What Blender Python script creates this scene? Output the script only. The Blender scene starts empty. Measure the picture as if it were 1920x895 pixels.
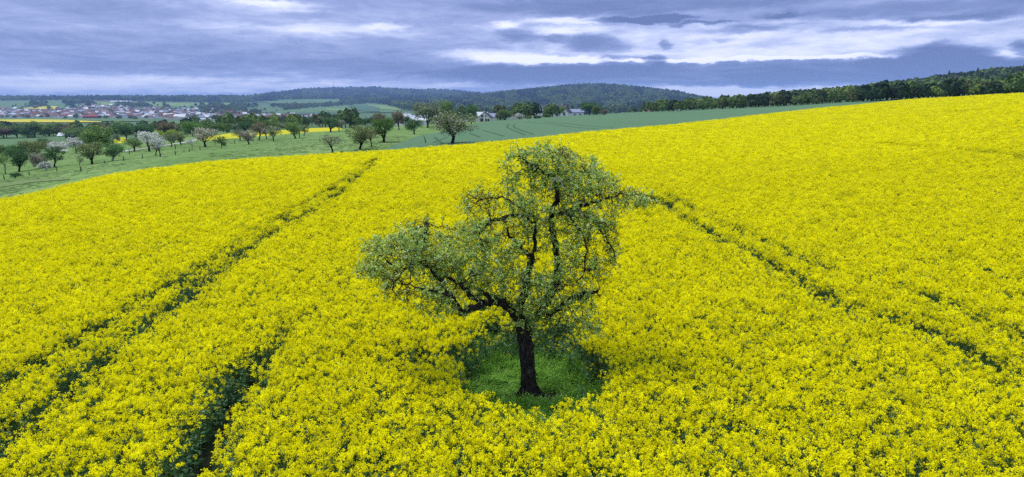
import bpy, math, random
import numpy as np
from mathutils import Vector, kdtree

S = bpy.context.scene
R = np.random.default_rng(7)
random.seed(7)
rad = math.radians

# ------------------------------------------------------------------ camera
CAM_H = 8.0            # metres above the ground at the foot of the old tree
PITCH = rad(11.4)
FPX = 1274.0           # focal length in photo pixels (1920 wide)
cd = bpy.data.cameras.new('camera')
cam = bpy.data.objects.new('camera', cd)
S.collection.objects.link(cam)
cd.sensor_width = 36.0
cd.lens = FPX / 1920 * 36
cd.clip_start = 0.1
cd.clip_end = 60000
cam.location = (0, 0, CAM_H)
cam.rotation_euler = (math.pi / 2 - PITCH, 0, 0)
S.camera = cam

# ------------------------------------------------------------------ render
S.render.engine = 'CYCLES'
S.view_settings.view_transform = 'Standard'
S.view_settings.look = 'None'
S.view_settings.gamma = 1
S.view_settings.exposure = 0.98
S.cycles.max_bounces = 8
S.cycles.diffuse_bounces = 5
S.cycles.transmission_bounces = 4
S.cycles.glossy_bounces = 2
S.cycles.volume_bounces = 1
S.cycles.transparent_max_bounces = 8
S.cycles.use_adaptive_sampling = False
S.cycles.use_denoising = False
S.cycles.caustics_reflective = False
S.cycles.caustics_refractive = False

# ------------------------------------------------------------------ sun
SUN_EL, SUN_AZ = rad(66), rad(-70)       # azimuth from +Y (view direction) towards +X
sl = bpy.data.lights.new('sun', 'SUN')
sl.energy = 1.5
sl.angle = rad(28)
sl.color = (1.0, 0.95, 0.88)
sun = bpy.data.objects.new('sun', sl)
S.collection.objects.link(sun)
sd = Vector((math.sin(SUN_AZ) * math.cos(SUN_EL), math.cos(SUN_AZ) * math.cos(SUN_EL), math.sin(SUN_EL)))
sun.rotation_euler = sd.to_track_quat('Z', 'Y').to_euler()

# ------------------------------------------------------------------ node helper
class NB:
    """small wrapper for writing shader maths"""
    def __init__(s, nt):
        s.nt = nt
    def n(s, t, **kw):
        x = s.nt.nodes.new(t)
        for k, v in kw.items():
            setattr(x, k, v)
        return x
    def set(s, sock, v):
        if hasattr(v, 'links') or isinstance(v, bpy.types.NodeSocket):
            s.nt.links.new(v, sock)
        else:
            sock.default_value = v
    def m(s, op, a, b=None, c=None, clamp=False):
        x = s.n('ShaderNodeMath', operation=op)
        x.use_clamp = clamp
        s.set(x.inputs[0], a)
        if b is not None: s.set(x.inputs[1], b)
        if c is not None: s.set(x.inputs[2], c)
        return x.outputs[0]
    def xyz(s, a, b, c):
        x = s.n('ShaderNodeCombineXYZ')
        s.set(x.inputs[0], a); s.set(x.inputs[1], b); s.set(x.inputs[2], c)
        return x.outputs[0]
    def sep(s, v):
        x = s.n('ShaderNodeSeparateXYZ'); s.set(x.inputs[0], v)
        return x.outputs
    def noise(s, v, scale, detail=4, rough=0.5, dist=0.0, out='Fac'):
        x = s.n('ShaderNodeTexNoise')
        if v is not None: s.set(x.inputs['Vector'], v)
        x.inputs['Scale'].default_value = scale
        x.inputs['Detail'].default_value = detail
        x.inputs['Roughness'].default_value = rough
        x.inputs['Distortion'].default_value = dist
        return x.outputs[0] if out == 'Fac' else x.outputs['Color']
    def ramp(s, f, stops, interp='LINEAR'):
        x = s.n('ShaderNodeValToRGB'); s.set(x.inputs[0], f)
        cr = x.color_ramp; cr.interpolation = interp
        while len(cr.elements) < len(stops): cr.elements.new(0.5)
        for e, (p, c) in zip(cr.elements, stops):
            e.position = p; e.color = (*c, 1)
        return x.outputs[0]
    def mix(s, f, a, b, mode='MIX'):
        x = s.n('ShaderNodeMix', data_type='RGBA', blend_type=mode)
        s.set(x.inputs[0], f)
        for k, v in ((6, a), (7, b)):
            if isinstance(v, tuple): v = (*v[:3], 1)
            s.set(x.inputs[k], v)
        return x.outputs[2]

# ------------------------------------------------------------------ sky: overcast with broken stratus, over a Nishita sky
W = bpy.data.worlds.new('World'); S.world = W; W.use_nodes = True
nt = W.node_tree; nt.nodes.clear(); nb = NB(nt)
tc = nb.n('ShaderNodeTexCoord')
D = tc.outputs['Generated']
dx, dy, dz = nb.sep(D)
sky = nb.n('ShaderNodeTexSky', sky_type='NISHITA')
sky.sun_disc = False
sky.sun_elevation = SUN_EL; sky.sun_rotation = SUN_AZ
skyc = nb.mix(1.0, sky.outputs[0], (0.1, 0.1, 0.1), 'MULTIPLY')
# cloud deck seen in perspective
zz = nb.m('ADD', nb.m('MAXIMUM', dz, 0.0), 0.085)
P = nb.xyz(nb.m('DIVIDE', dx, zz), nb.m('DIVIDE', dy, zz), 0.0)
warp = nb.noise(P, 0.9, 3, 0.5, out='Color')
P2 = nb.n('ShaderNodeVectorMath', operation='MULTIPLY_ADD')
nb.set(P2.inputs[0], warp); P2.inputs[1].default_value = (0.9, 0.9, 0); nb.set(P2.inputs[2], P)
Pm = nb.n('ShaderNodeMapping'); nb.set(Pm.inputs[0], P2.outputs[0])
Pm.inputs['Scale'].default_value = (0.95, 0.85, 1); Pm.inputs['Rotation'].default_value = (0, 0, rad(12))
nA = nb.noise(Pm.outputs[0], 0.8, 7, 0.60)
nBf = nb.noise(Pm.outputs[0], 2.6, 6, 0.66)
# azimuth / elevation in degrees, gently warped, for the individual banks of cloud
az = nb.m('MULTIPLY', nb.m('ARCTAN2', dx, dy), 57.2958)
el = nb.m('MULTIPLY', nb.m('ARCSINE', dz), 57.2958)
Q = nb.xyz(nb.m('MULTIPLY', az, 0.13), nb.m('MULTIPLY', el, 0.42), 0.0)
wq = nb.noise(Q, 1.0, 6, 0.62, out='Color')
wx, wy, wz = nb.sep(wq)
Q2 = nb.xyz(nb.m('MULTIPLY', az, 0.60), nb.m('MULTIPLY', el, 1.5), 4.0)
vx, vy, vz = nb.sep(nb.noise(Q2, 1.0, 5, 0.6, out='Color'))
az = nb.m('ADD', nb.m('ADD', az, nb.m('MULTIPLY', nb.m('SUBTRACT', wx, 0.5), 3.6)), nb.m('MULTIPLY', nb.m('SUBTRACT', vx, 0.5), 1.8))
el = nb.m('ADD', nb.m('ADD', el, nb.m('MULTIPLY', nb.m('SUBTRACT', wy, 0.5), 0.9)), nb.m('MULTIPLY', nb.m('SUBTRACT', vy, 0.5), 0.75))
def pix_dir(u, v):
    a = (u - 960) / FPX; b = (447.5 - v) / FPX
    c, s_ = math.cos(PITCH), math.sin(PITCH)
    return np.array([a, c + s_ * b, -s_ + c * b])
def bank(u, v, ru, rv, amp, p=1.0, tilt=0.0):
    """soft elliptical bank of cloud, centre and radii given as seen from the field"""
    d = pix_dir(u, v); L = np.linalg.norm(d)
    a0 = math.degrees(math.atan2(d[0], d[1])); e0 = math.degrees(math.asin(d[2] / L))
    ra = math.degrees(ru / FPX) * 0.9; re = math.degrees(rv / FPX)
    A = nb.m('DIVIDE', nb.m('SUBTRACT', az, a0), ra)
    E = nb.m('DIVIDE', nb.m('SUBTRACT', nb.m('SUBTRACT', el, e0), nb.m('MULTIPLY', nb.m('SUBTRACT', az, a0), tilt)), re)
    r2 = nb.m('ADD', nb.m('MULTIPLY', A, A), nb.m('MULTIPLY', E, E))
    g = nb.m('EXPONENT', nb.m('MULTIPLY', nb.m('POWER', r2, p), -1.0))
    return nb.m('MULTIPLY', g, amp)
BANKS = [
    (200, 100, 470, 34, -0.14, 1.6), (60, 20, 300, 30, -0.06, 1), (330, 60, 200, 8, 0.10, 1.2), (240, 73, 70, 5, 0.12, 1),
    (270, 156, 330, 15, 0.34, 2.0), (90, 163, 150, 7, 0.12, 1), (700, 162, 260, 7, 0.16, 1.3), (860, 160, 60, 5, 0.16, 1),
    (540, 50, 230, 7, 0.16, 1.2), (620, 60, 140, 6, 0.16, 1), (500, 4, 90, 6, 0.40, 1.3), (560, 17, 50, 4, 0.24, 1), (735, 49, 50, 6, 0.30, 1.4), (950, 47, 30, 7, 0.36, 1.4),
    (900, 102, 90, 10, 0.36, 1.4), (960, 112, 90, 8, 0.46, 1.6), (620, 122, 200, 15, -0.12, 1.5), (820, 128, 200, 12, -0.10, 1.3),
    (1180, 10, 330, 15, -0.30, 2.0), (1780, 14, 260, 15, -0.30, 2.0), (1560, 12, 90, 12, 0.05, 1),
    (1200, 35, 108, 6, -0.80, 2.5), (1310, 42, 60, 3, -0.45, 2), (1460, 31, 45, 4, -0.40, 1.6), (1420, 55, 110, 6, -0.34, 1.6), (1620, 56, 110, 4, -0.22, 1.4), (1790, 32, 90, 5, -0.30, 1.6),
    (1080, 38, 90, 6, 0.40, 1.6), (1050, 55, 130, 8, 0.36, 1.6), (1400, 82, 480, 32, 0.28, 2.4), (1480, 100, 400, 12, 0.10, 1.5),
    (1370, 112, 330, 4, 0.50, 2.5), (1050, 113, 130, 6, 0.40, 2.0), (1895, 104, 40, 10, 0.45, 1.5), (1750, 40, 90, 4, 0.24, 1.3),
    (1115, 84, 62, 17, -0.46, 2.2), (975, 66, 50, 15, -0.36, 2.0), (1040, 72, 25, 10, -0.3, 1.8), (1228, 112, 24, 8, -0.70, 2.2), (1246, 83, 13, 8, -0.40, 1.8), (1175, 108, 40, 4, -0.3, 1.5), (1360, 73, 20, 6, -0.25, 1.5), (1315, 78, 20, 6, -0.15, 1.5), (1135, 112, 22, 8, -.36, 1.6),
    (1400, 138, 640, 20, -0.46, 4.0), (980, 138, 220, 13, -0.22, 1.6), (1250, 150, 200, 4, 0.14, 1.3),
    (1765, 106, 72, 22, -0.72, 3.0), (1700, 118, 60, 14, -0.40, 2.5), (1915, 90, 24, 12, -0.60, 2.2), (1890, 117, 50, 8, -0.40, 2.0),
    (1420, 173, 250, 11, 0.62, 2.2), (1330, 164, 80, 5, 0.2, 1.4),
]
c = nb.m('ADD', 0.475, nb.m('ADD', nb.m('MULTIPLY', nb.m('SUBTRACT', nA, 0.5), 0.62), nb.m('MULTIPLY', nb.m('SUBTRACT', nBf, 0.5), 0.62)))
c = nb.m('ADD', c, nb.m('MULTIPLY', nb.m('SUBTRACT', wz, 0.5), 0.35))
for b in BANKS:
    c = nb.m('ADD', c, bank(*b))
cl = nb.ramp(c, [(0.0, (0.115, 0.165, 0.38)), (0.26, (0.20, 0.262, 0.53)), (0.48, (0.34, 0.408, 0.73)), (0.64, (0.54, 0.61, 0.91)), (0.80, (0.82, 0.86, 1.12)), (1.0, (1.08, 1.09, 1.22))])
# an overcast sky is brighter overhead
up = nb.m('ADD', 1.0, nb.m('MULTIPLY', nb.m('MAXIMUM', nb.m('SUBTRACT', dz, 0.16), 0.0), 1.9))
cl = nb.mix(1.0, cl, nb.xyz(up, up, nb.m('ADD', nb.m('MULTIPLY', nb.m('SUBTRACT', up, 1.0), 0.46), 1.0)), 'MULTIPLY')
fin = nb.mix(0.93, skyc, cl)
bg = nb.n('ShaderNodeBackground'); nb.set(bg.inputs[0], fin); bg.inputs[1].default_value = 0.565
wo = nb.n('ShaderNodeOutputWorld'); nt.links.new(bg.outputs[0], wo.inputs[0])

# ------------------------------------------------------------------ object helpers
def tag(o, label=None, cat=None, group=None, kind=None):
    if label: o['label'] = label
    if cat: o['category'] = cat
    if group: o['group'] = group
    if kind: o['kind'] = kind
    return o
def link(name, me, parent=None, mats=()):
    o = bpy.data.objects.new(name, me)
    S.collection.objects.link(o)
    if parent is not None: o.parent = parent
    for m in mats: me.materials.append(m)
    return o
def empty(name, loc, rz=0.0):
    o = bpy.data.objects.new(name, None)
    S.collection.objects.link(o)
    o.location = loc; o.rotation_euler = (0, 0, rz); o.empty_display_size = 0.3
    return o
def fast_mesh(name, V, F, mat=None, smooth=False):
    """V (n,3), F (m,k) faces of one size"""
    V = np.asarray(V, np.float32); F = np.asarray(F, np.int32)
    me = bpy.data.meshes.new(name)
    me.vertices.add(len(V)); me.vertices.foreach_set('co', V.ravel())
    k = F.shape[1]
    me.loops.add(F.size); me.loops.foreach_set('vertex_index', F.ravel())
    me.polygons.add(len(F)); me.polygons.foreach_set('loop_start', np.arange(0, F.size, k, dtype=np.int32))
    if mat is not None: me.polygons.foreach_set('material_index', np.asarray(mat, np.int32))
    me.update(calc_edges=True)
    me.polygons.foreach_set('use_smooth', np.full(len(F), bool(smooth)))
    return me
class Q4:
    """collects quads"""
    def __init__(s): s.V = []; s.F = []; s.M = []; s.n = 0
    def add(s, V, F, m=0):
        V = np.asarray(V, float); F = np.asarray(F, int)
        s.V.append(V); s.F.append(F + s.n); s.M.append(np.full(len(F), m)); s.n += len(V)
    def quads(s, C, N, size, aspect=1.0, m=0, diamond=True, along=None, rng=R):
        """one quad per centre C, facing N"""
        n = len(C)
        N = N / (np.linalg.norm(N, axis=1, keepdims=True) + 1e-9)
        r = rng.normal(size=(n, 3)) if along is None else along
        A = r - N * (r * N).sum(1, keepdims=True); A /= (np.linalg.norm(A, axis=1, keepdims=True) + 1e-9)
        B = np.cross(N, A)
        sz = np.broadcast_to(np.asarray(size, float), (n,))[:, None] * 0.5
        if diamond:
            pts = [C - A * sz, C + B * sz * aspect + A * sz * 0.15, C + A * sz, C - B * sz * aspect + A * sz * 0.15]
        else:
            pts = [C - A * sz - B * sz * aspect, C + A * sz - B * sz * aspect, C + A * sz + B * sz * aspect, C - A * sz + B * sz * aspect]
        V = np.stack(pts, 1).reshape(-1, 3)
        s.add(V, np.arange(n * 4).reshape(n, 4), m)
    def tube(s, pts, radii, k=5, m=0, rough=0.0, rng=R, cap=False):
        pts = np.asarray(pts, float); n = len(pts)
        if n < 2: return
        T = np.gradient(pts, axis=0); T /= (np.linalg.norm(T, axis=1, keepdims=True) + 1e-9)
        ref = np.array([0.31, 0.17, 0.93]) if abs(T[0][2]) < 0.8 else np.array([0.93, 0.31, 0.1])
        U = ref - T * (T @ ref)[:, None]
        for i in range(1, n):
            u = U[i - 1] - T[i] * (U[i - 1] @ T[i]); U[i] = u / (np.linalg.norm(u) + 1e-9)
        U[0] /= np.linalg.norm(U[0]) + 1e-9
        Wv = np.cross(T, U)
        a = np.arange(k) * 2 * math.pi / k
        rr = np.asarray(radii, float)[:, None] * (1 + rough * rng.normal(size=(n, k)))
        V = pts[:, None, :] + rr[..., None] * (np.cos(a)[None, :, None] * U[:, None, :] + np.sin(a)[None, :, None] * Wv[:, None, :])
        i = np.arange(n - 1)[:, None] * k; j = np.arange(k)[None, :]; j2 = (j + 1) % k
        F = np.stack([i + j, i + j2, i + k + j2, i + k + j], -1).reshape(-1, 4)
        s.add(V.reshape(-1, 3), F, m)
        if cap and k == 8:
            b = (n - 1) * k
            s.add(V[-1], [[0, 1, 2, 3], [0, 3, 4, 7], [4, 5, 6, 7]], m)
    def mesh(s, name, smooth=False):
        return fast_mesh(name, np.concatenate(s.V), np.concatenate(s.F), np.concatenate(s.M), smooth)

def lattice(ix, iy, seed):
    h = (ix.astype(np.int64) * 374761393 + iy.astype(np.int64) * 668265263 + seed * 974711) & 0x7fffffff
    h = (h ^ (h >> 13)) * 1274126177 & 0x7fffffff
    return ((h ^ (h >> 16)) & 0xffff) / 65535.0
def vnoise(x, y, seed=0):
    x = np.asarray(x, float); y = np.asarray(y, float)
    ix = np.floor(x); iy = np.floor(y); fx = x - ix; fy = y - iy
    fx = fx * fx * (3 - 2 * fx); fy = fy * fy * (3 - 2 * fy)
    ix = ix.astype(np.int64); iy = iy.astype(np.int64)
    a = lattice(ix, iy, seed); b = lattice(ix + 1, iy, seed); c_ = lattice(ix, iy + 1, seed); d = lattice(ix + 1, iy + 1, seed)
    return (a * (1 - fx) + b * fx) * (1 - fy) + (c_ * (1 - fx) + d * fx) * fy
def fbm(x, y, seed=0, o=3):
    return sum(vnoise(x * 2 ** k, y * 2 ** k, seed + k) * 0.5 ** k for k in range(o)) / sum(0.5 ** k for k in range(o))

# ------------------------------------------------------------------ the lie of the land
def near_z(x, y):
    r_ = 0.065 * (np.sqrt((x - 12) ** 2 + 225) + (x - 12)) / 2
    l_ = -0.045 * (np.sqrt((x + 20) ** 2 + 225) - (x + 20)) / 2
    return r_ + l_
def slope_at(v):
    d = pix_dir(960, v); return d[2] / d[1]
def zz_at(y, v, lift=0.0): return CAM_H + y * slope_at(v) - lift
def a_of(u, v=200):
    d = pix_dir(u, v); return d[0] / d[1]
CROP = 1.3
# column u: list of (distance y, v of the ground there) ; third item = crop standing on it
COLS = {
 -300: [(45, None), (62, 395, CROP), (100, 368), (150, 335), (220, 300), (300, 285), (450, 270), (550, 262), (1300, 232), (1800, 223), (2000, 221), (3000, 204), (4000, 191), (5500, 184), (7000, 186), (14000, 188)],
 0: [(45, None), (62, 370, CROP), (95, 348), (130, 330), (190, 300), (260, 284), (450, 270), (560, 258), (1300, 231), (1800, 223), (2000, 221), (3000, 204), (4000, 191), (5500, 183.5), (7000, 186), (14000, 188)],
 200: [(45, None), (76, 327, CROP), (105, 315), (140, 303), (190, 286), (260, 274), (450, 262), (560, 255), (1300, 230), (1800, 223), (2000, 221), (3000, 204), (4000, 192), (5500, 183.5), (7000, 185), (14000, 188)],
 400: [(45, None), (86, 301.5, CROP), (125, 287), (165, 276), (235, 262), (330, 252), (560, 244), (1000, 229), (1800, 223), (2300, 218), (3000, 206), (4000, 195), (5500, 183), (8000, 184), (14000, 187)],
 560: [(45, None), (92, 291, CROP), (130, 280), (170, 269), (240, 256), (330, 246), (560, 238), (1000, 229), (1500, 224), (2200, 214), (3000, 205), (4000, 196), (5500, 185), (9000, 170), (14000, 185)],
 700: [(45, None), (96, 282.5, CROP), (135, 268), (180, 257), (240, 249), (330, 242), (560, 236), (1000, 229), (1500, 223), (2200, 211), (3000, 202), (4000, 194), (6000, 182), (9000, 166), (14000, 180)],
 830: [(45, None), (104, 273.5, CROP), (150, 258), (200, 249), (260, 242), (340, 236), (450, 231), (1000, 226), (1700, 220), (2300, 209), (3200, 200), (4500, 188), (6500, 179), (9000, 170), (14000, 185)],
 960: [(45, None), (112, 262, CROP), (170, 246), (240, 236), (330, 228), (420, 224.5), (600, 225), (1200, 224), (2000, 214), (2600, 208), (3500, 190), (4600, 174), (5600, 174), (8000, 182), (14000, 188)],
 1120: [(45, None), (135, 245.5, CROP), (200, 233), (300, 222), (420, 216.5), (600, 218), (1200, 218), (2000, 211), (2600, 205), (3500, 183), (4400, 164), (5200, 161), (7000, 175), (14000, 188)],
 1250: [(45, None), (165, 234, CROP), (250, 221), (350, 213), (450, 209), (600, 212), (1200, 212), (2000, 206), (2600, 200), (3500, 184), (4300, 172), (5200, 173), (7000, 186), (14000, 188)],
 1330: [(45, None), (180, 226, CROP), (270, 215), (360, 208), (450, 205), (600, 204), (1200, 200), (2000, 196), (2600, 192), (3500, 187), (4300, 188), (5200, 190), (7000, 192), (14000, 190)],
 1450: [(45, None), (210, 212, CROP), (280, 206), (350, 202), (430, 199), (550, 197), (800, 190), (1100, 186), (1500, 188), (2500, 192), (4000, 194), (7000, 194), (14000, 190)],
 1600: [(45, None), (250, 197, CROP), (300, 194), (340, 192), (420, 190), (550, 188), (800, 178), (1100, 170), (1500, 172), (2500, 180), (4000, 190), (7000, 194), (14000, 190)],
 1750: [(45, None), (285, 183.5, CROP), (310, 184), (360, 184), (450, 182), (550, 180), (800, 166), (1100, 152), (1400, 150), (2500, 170), (4000, 190), (7000, 194), (14000, 190)],
 1920: [(45, None), (200, 174, CROP), (250, 177), (320, 177), (400, 176), (520, 174), (800, 152), (1100, 131), (1400, 127), (2500, 160), (4000, 190), (7000, 194), (14000, 190)],
 2300: [(45, None), (160, 165, CROP), (250, 165), (320, 166), (400, 168), (520, 165), (800, 130), (1100, 100), (1400, 95), (2500, 150), (4000, 190), (7000, 194), (14000, 190)],
}
def pchip(x, y, xq):
    x = np.asarray(x, float); y = np.asarray(y, float)
    h = np.diff(x); d = np.diff(y) / h
    m = np.zeros_like(y); m[0] = d[0]; m[-1] = d[-1]
    for i in range(1, len(x) - 1):
        if d[i - 1] * d[i] > 0:
            w1 = 2 * h[i] + h[i - 1]; w2 = h[i] + 2 * h[i - 1]
            m[i] = (w1 + w2) / (w1 / d[i - 1] + w2 / d[i])
    i = np.clip(np.searchsorted(x, xq) - 1, 0, len(x) - 2)
    t = np.clip((xq - x[i]) / h[i], 0, 1)
    return (2*t**3-3*t**2+1)*y[i] + (t**3-2*t**2+t)*h[i]*m[i] + (-2*t**3+3*t**2)*y[i+1] + (t**3-t**2)*h[i]*m[i+1]
LY0, LY1, NLY = math.log(25), math.log(14000), 420
LYG = np.linspace(LY0, LY1, NLY)
ca = sorted(COLS)
AC = np.array([a_of(u) for u in ca])
tab = []
for u, a in zip(ca, AC):
    ys, zs = [25.0], [near_z(a * 25, 25)]
    for e in COLS[u]:
        if e[1] is None: zz_ = near_z(a * e[0], e[0])
        else: zz_ = zz_at(e[0], e[1], e[2] if len(e) > 2 else 0)
        ys.append(e[0]); zs.append(zz_)
    tab.append(pchip(np.log(ys), zs, LYG))
tab = np.array(tab)                                   # (cols, NLY)
NA = 500
AG = np.linspace(AC[0], AC[-1], NA)
TAB = np.array([pchip(AC, tab[:, j], AG) for j in range(NLY)]).T
for _ in range(3):                                     # smooth across the columns
    TAB[1:-1] = (TAB[:-2] + 2 * TAB[1:-1] + TAB[2:]) / 4
def height(x, y):
    x = np.asarray(x, float); y = np.asarray(y, float)
    yc = np.clip(y, 25, 13990); a = np.clip(x / yc, AC[0], AC[-1] - 1e-6)
    fi = (a - AC[0]) / (AC[-1] - AC[0]) * (NA - 1); i = np.clip(fi.astype(int), 0, NA - 2); f = fi - i
    gj = (np.log(yc) - LY0) / (LY1 - LY0) * (NLY - 1); j = np.clip(gj.astype(int), 0, NLY - 2); g = gj - j
    t = (TAB[i, j] * (1 - f) + TAB[i + 1, j] * f) * (1 - g) + (TAB[i, j + 1] * (1 - f) + TAB[i + 1, j + 1] * f) * g
    w = np.clip((y - 25) / 12, 0, 1)
    return near_z(x, y) * (1 - w) + t * w + 0.10 * (fbm(x * 0.12, y * 0.12, 5) - 0.5)
def ground_at(u, v, lift=0.0, y0=9.0, y1=13500.0, n=900):
    """where the line of sight through (u, v) first meets the land raised by lift"""
    d = pix_dir(u, v); s = np.exp(np.linspace(math.log(y0), math.log(y1), n))
    x = s * d[0] / d[1]; z = CAM_H + s * d[2] / d[1]
    g = height(x, s) + lift
    k = np.nonzero(z < g)[0]
    if len(k) == 0:
        k = [int(np.argmin((z - g) / s))]
    i = max(k[0], 1)
    e0, e1 = (z - g)[i - 1], (z - g)[i]
    t = e0 / (e0 - e1) if e0 > 0 > e1 else 1.0
    yy = s[i - 1] + t * (s[i] - s[i - 1]); xx = yy * d[0] / d[1]
    return Vector((xx, yy, float(height(xx, yy))))

# ------------------------------------------------------------------ materials
def mat(name, build):
    m = bpy.data.materials.new(name); m.use_nodes = True
    m.node_tree.nodes.clear(); b = NB(m.node_tree)
    out = b.n('ShaderNodeOutputMaterial')
    sh = build(b)
    m.node_tree.links.new(sh, out.inputs[0])
    return m
def principled(b, col, rough=0.8, bump=None, bstr=0.3, bdist=0.05, spec=0.3):
    p = b.n('ShaderNodeBsdfPrincipled')
    if isinstance(col, tuple): col = (*col[:3], 1)
    b.set(p.inputs['Base Color'], col); p.inputs['Roughness'].default_value = rough
    p.inputs['Specular IOR Level'].default_value = spec
    if bump is not None:
        bn = b.n('ShaderNodeBump'); b.set(bn.inputs['Height'], bump)
        bn.inputs['Strength'].default_value = bstr; bn.inputs['Distance'].default_value = bdist
        b.nt.links.new(bn.outputs[0], p.inputs['Normal'])
    return p.outputs[0]
def leafy(b, col, trans=0.35, rough=0.7, spec=0.06):
    p = principled(b, col, rough, spec=spec)
    t = b.n('ShaderNodeBsdfTranslucent'); b.set(t.inputs[0], (*col, 1) if isinstance(col, tuple) else col)
    x = b.n('ShaderNodeMixShader'); x.inputs[0].default_value = trans
    b.nt.links.new(p, x.inputs[1]); b.nt.links.new(t.outputs[0], x.inputs[2])
    return x.outputs[0]
def leaf_mat(name, stops, trans=0.35, inst=True):
    """colour varies leaf by leaf and plant by plant"""
    def f(b):
        g = b.n('ShaderNodeNewGeometry'); r_ = g.outputs['Random Per Island']
        col = b.ramp(r_, stops)
        if inst:
            oi = b.n('ShaderNodeObjectInfo')
            k = b.m('MULTIPLY_ADD', oi.outputs['Random'], 0.36, 0.82)
            col = b.mix(1.0, col, b.xyz(k, k, k), 'MULTIPLY')
        return leafy(b, col, trans)
    return mat(name, f)
M = {}
M['petal'] = leaf_mat('rape_petal', [(0.0, (0.87, 0.79, 0.003)), (0.4, (0.93, 0.87, 0.004)), (1.0, (0.95, 0.91, 0.006))], 0.44)
M['rape_leaf'] = leaf_mat('rape_leaf', [(0.0, (0.06, 0.14, 0.055)), (0.6, (0.10, 0.21, 0.095)), (1.0, (0.18, 0.31, 0.19))], 0.3)
M['rape_stem'] = leaf_mat('rape_stem', [(0.0, (0.09, 0.17, 0.05)), (1.0, (0.16, 0.26, 0.08))], 0.2)
M['grass'] = leaf_mat('grass_blade', [(0.0, (0.11, 0.26, 0.025)), (0.6, (0.23, 0.47, 0.06)), (1.0, (0.42, 0.62, 0.17))], 0.35)
M['bark'] = mat('old_bark', lambda b: (lambda o: principled(b, b.ramp(b.noise(o, 9, 6, 0.65), [(0.30, (0.008, 0.007, 0.006)), (0.50, (0.024, 0.02, 0.018)), (0.62, (0.06, 0.055, 0.045)), (0.68, (0.10, 0.085, 0.075)), (0.73, (0.26, 0.24, 0.23))]), 0.95, b.noise(o, 16, 5, 0.7), 0.9, 0.05, 0.1))(
    (lambda mp: (b.nt.links.new(b.n('ShaderNodeTexCoord').outputs['Object'], mp.inputs[0]), setattr(mp.inputs['Scale'], 'default_value', (1.6, 1.6, 0.55)), mp.outputs[0])[2])(b.n('ShaderNodeMapping'))))
M['twig'] = mat('twig_bark', lambda b: principled(b, (0.030, 0.022, 0.018), 0.9, spec=0.1))
M['pale_twig'] = mat('bare_pale_wood', lambda b: principled(b, (0.34, 0.30, 0.33), 0.8))
M['apple_leaf'] = leaf_mat('apple_leaf', [(0.0, (0.14, 0.28, 0.02)), (0.35, (0.33, 0.52, 0.07)), (0.72, (0.52, 0.67, 0.18)), (0.9, (0.68, 0.76, 0.42)), (1.0, (0.78, 0.80, 0.66))], 0.32, False)
M['blossom'] = leaf_mat('blossom', [(0.0, (0.6, 0.5, 0.52)), (1.0, (0.8, 0.78, 0.78))], 0.3, False)
def ground_like(name, c1, c2, c3, s1=0.05, s2=0.9, stretch=(1, 1, 1), bstr=0.5, bd=0.3):
    def f(b):
        t = b.n('ShaderNodeTexCoord'); mp = b.n('ShaderNodeMapping'); b.nt.links.new(t.outputs['Object'], mp.inputs[0])
        mp.inputs['Scale'].default_value = stretch
        a = b.noise(mp.outputs[0], s1, 5, 0.6); d = b.noise(mp.outputs[0], s2, 5, 0.65)
        col = b.mix(b.m('MULTIPLY_ADD', b.m('SUBTRACT', a, 0.5), 4.0, 0.5, clamp=True), c1, c2)
        col = b.mix(b.m('MULTIPLY_ADD', b.m('SUBTRACT', d, 0.5), 4.0, 0.4, clamp=True), col, c3)
        return principled(b, col, 0.95, d, bstr, bd, 0.1)
    return mat(name, f)
M['meadow'] = ground_like('meadow_grass', (0.13, 0.215, 0.055), (0.20, 0.285, 0.095), (0.085, 0.17, 0.04), 0.035, 0.55, (1, 0.55, 1))
M['plot'] = ground_like('plot_soil', (0.05, 0.055, 0.02), (0.10, 0.085, 0.065), (0.035, 0.06, 0.015), 1.2, 7)
M['soil'] = ground_like('field_soil', (0.030, 0.040, 0.018), (0.045, 0.05, 0.025), (0.012, 0.02, 0.008), 0.5, 6)
M['far_land'] = ground_like('far_farmland', (0.075, 0.14, 0.055), (0.105, 0.17, 0.075), (0.06, 0.115, 0.05), 0.002, 0.012)
M['wheat'] = ground_like('young_wheat', (0.092, 0.175, 0.090), (0.108, 0.19, 0.10), (0.072, 0.145, 0.075), 0.02, 1.1, (1, 1, 1), 0.4)

# ------------------------------------------------------------------ ground sheet
ys = np.concatenate([np.array([-60, -40, -25, -12, -4, 2, 6, 9, 11, 13, 15, 17, 19, 21, 23]), np.exp(np.linspace(math.log(25), math.log(13900), 330))])
aa = np.linspace(-1.25, 1.25, 380)
YY = np.repeat(ys[:, None], len(aa), 1)
XX = aa[None, :] * (np.maximum(YY, 0) + 30)
ZZ = height(XX, YY)
V = np.stack([XX, YY, ZZ], -1).reshape(-1, 3)
nr, nc = YY.shape
i = (np.arange(nr - 1)[:, None] * nc + np.arange(nc - 1)[None, :]).ravel()
F = np.stack([i, i + 1, i + 1 + nc, i + nc], -1)
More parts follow.
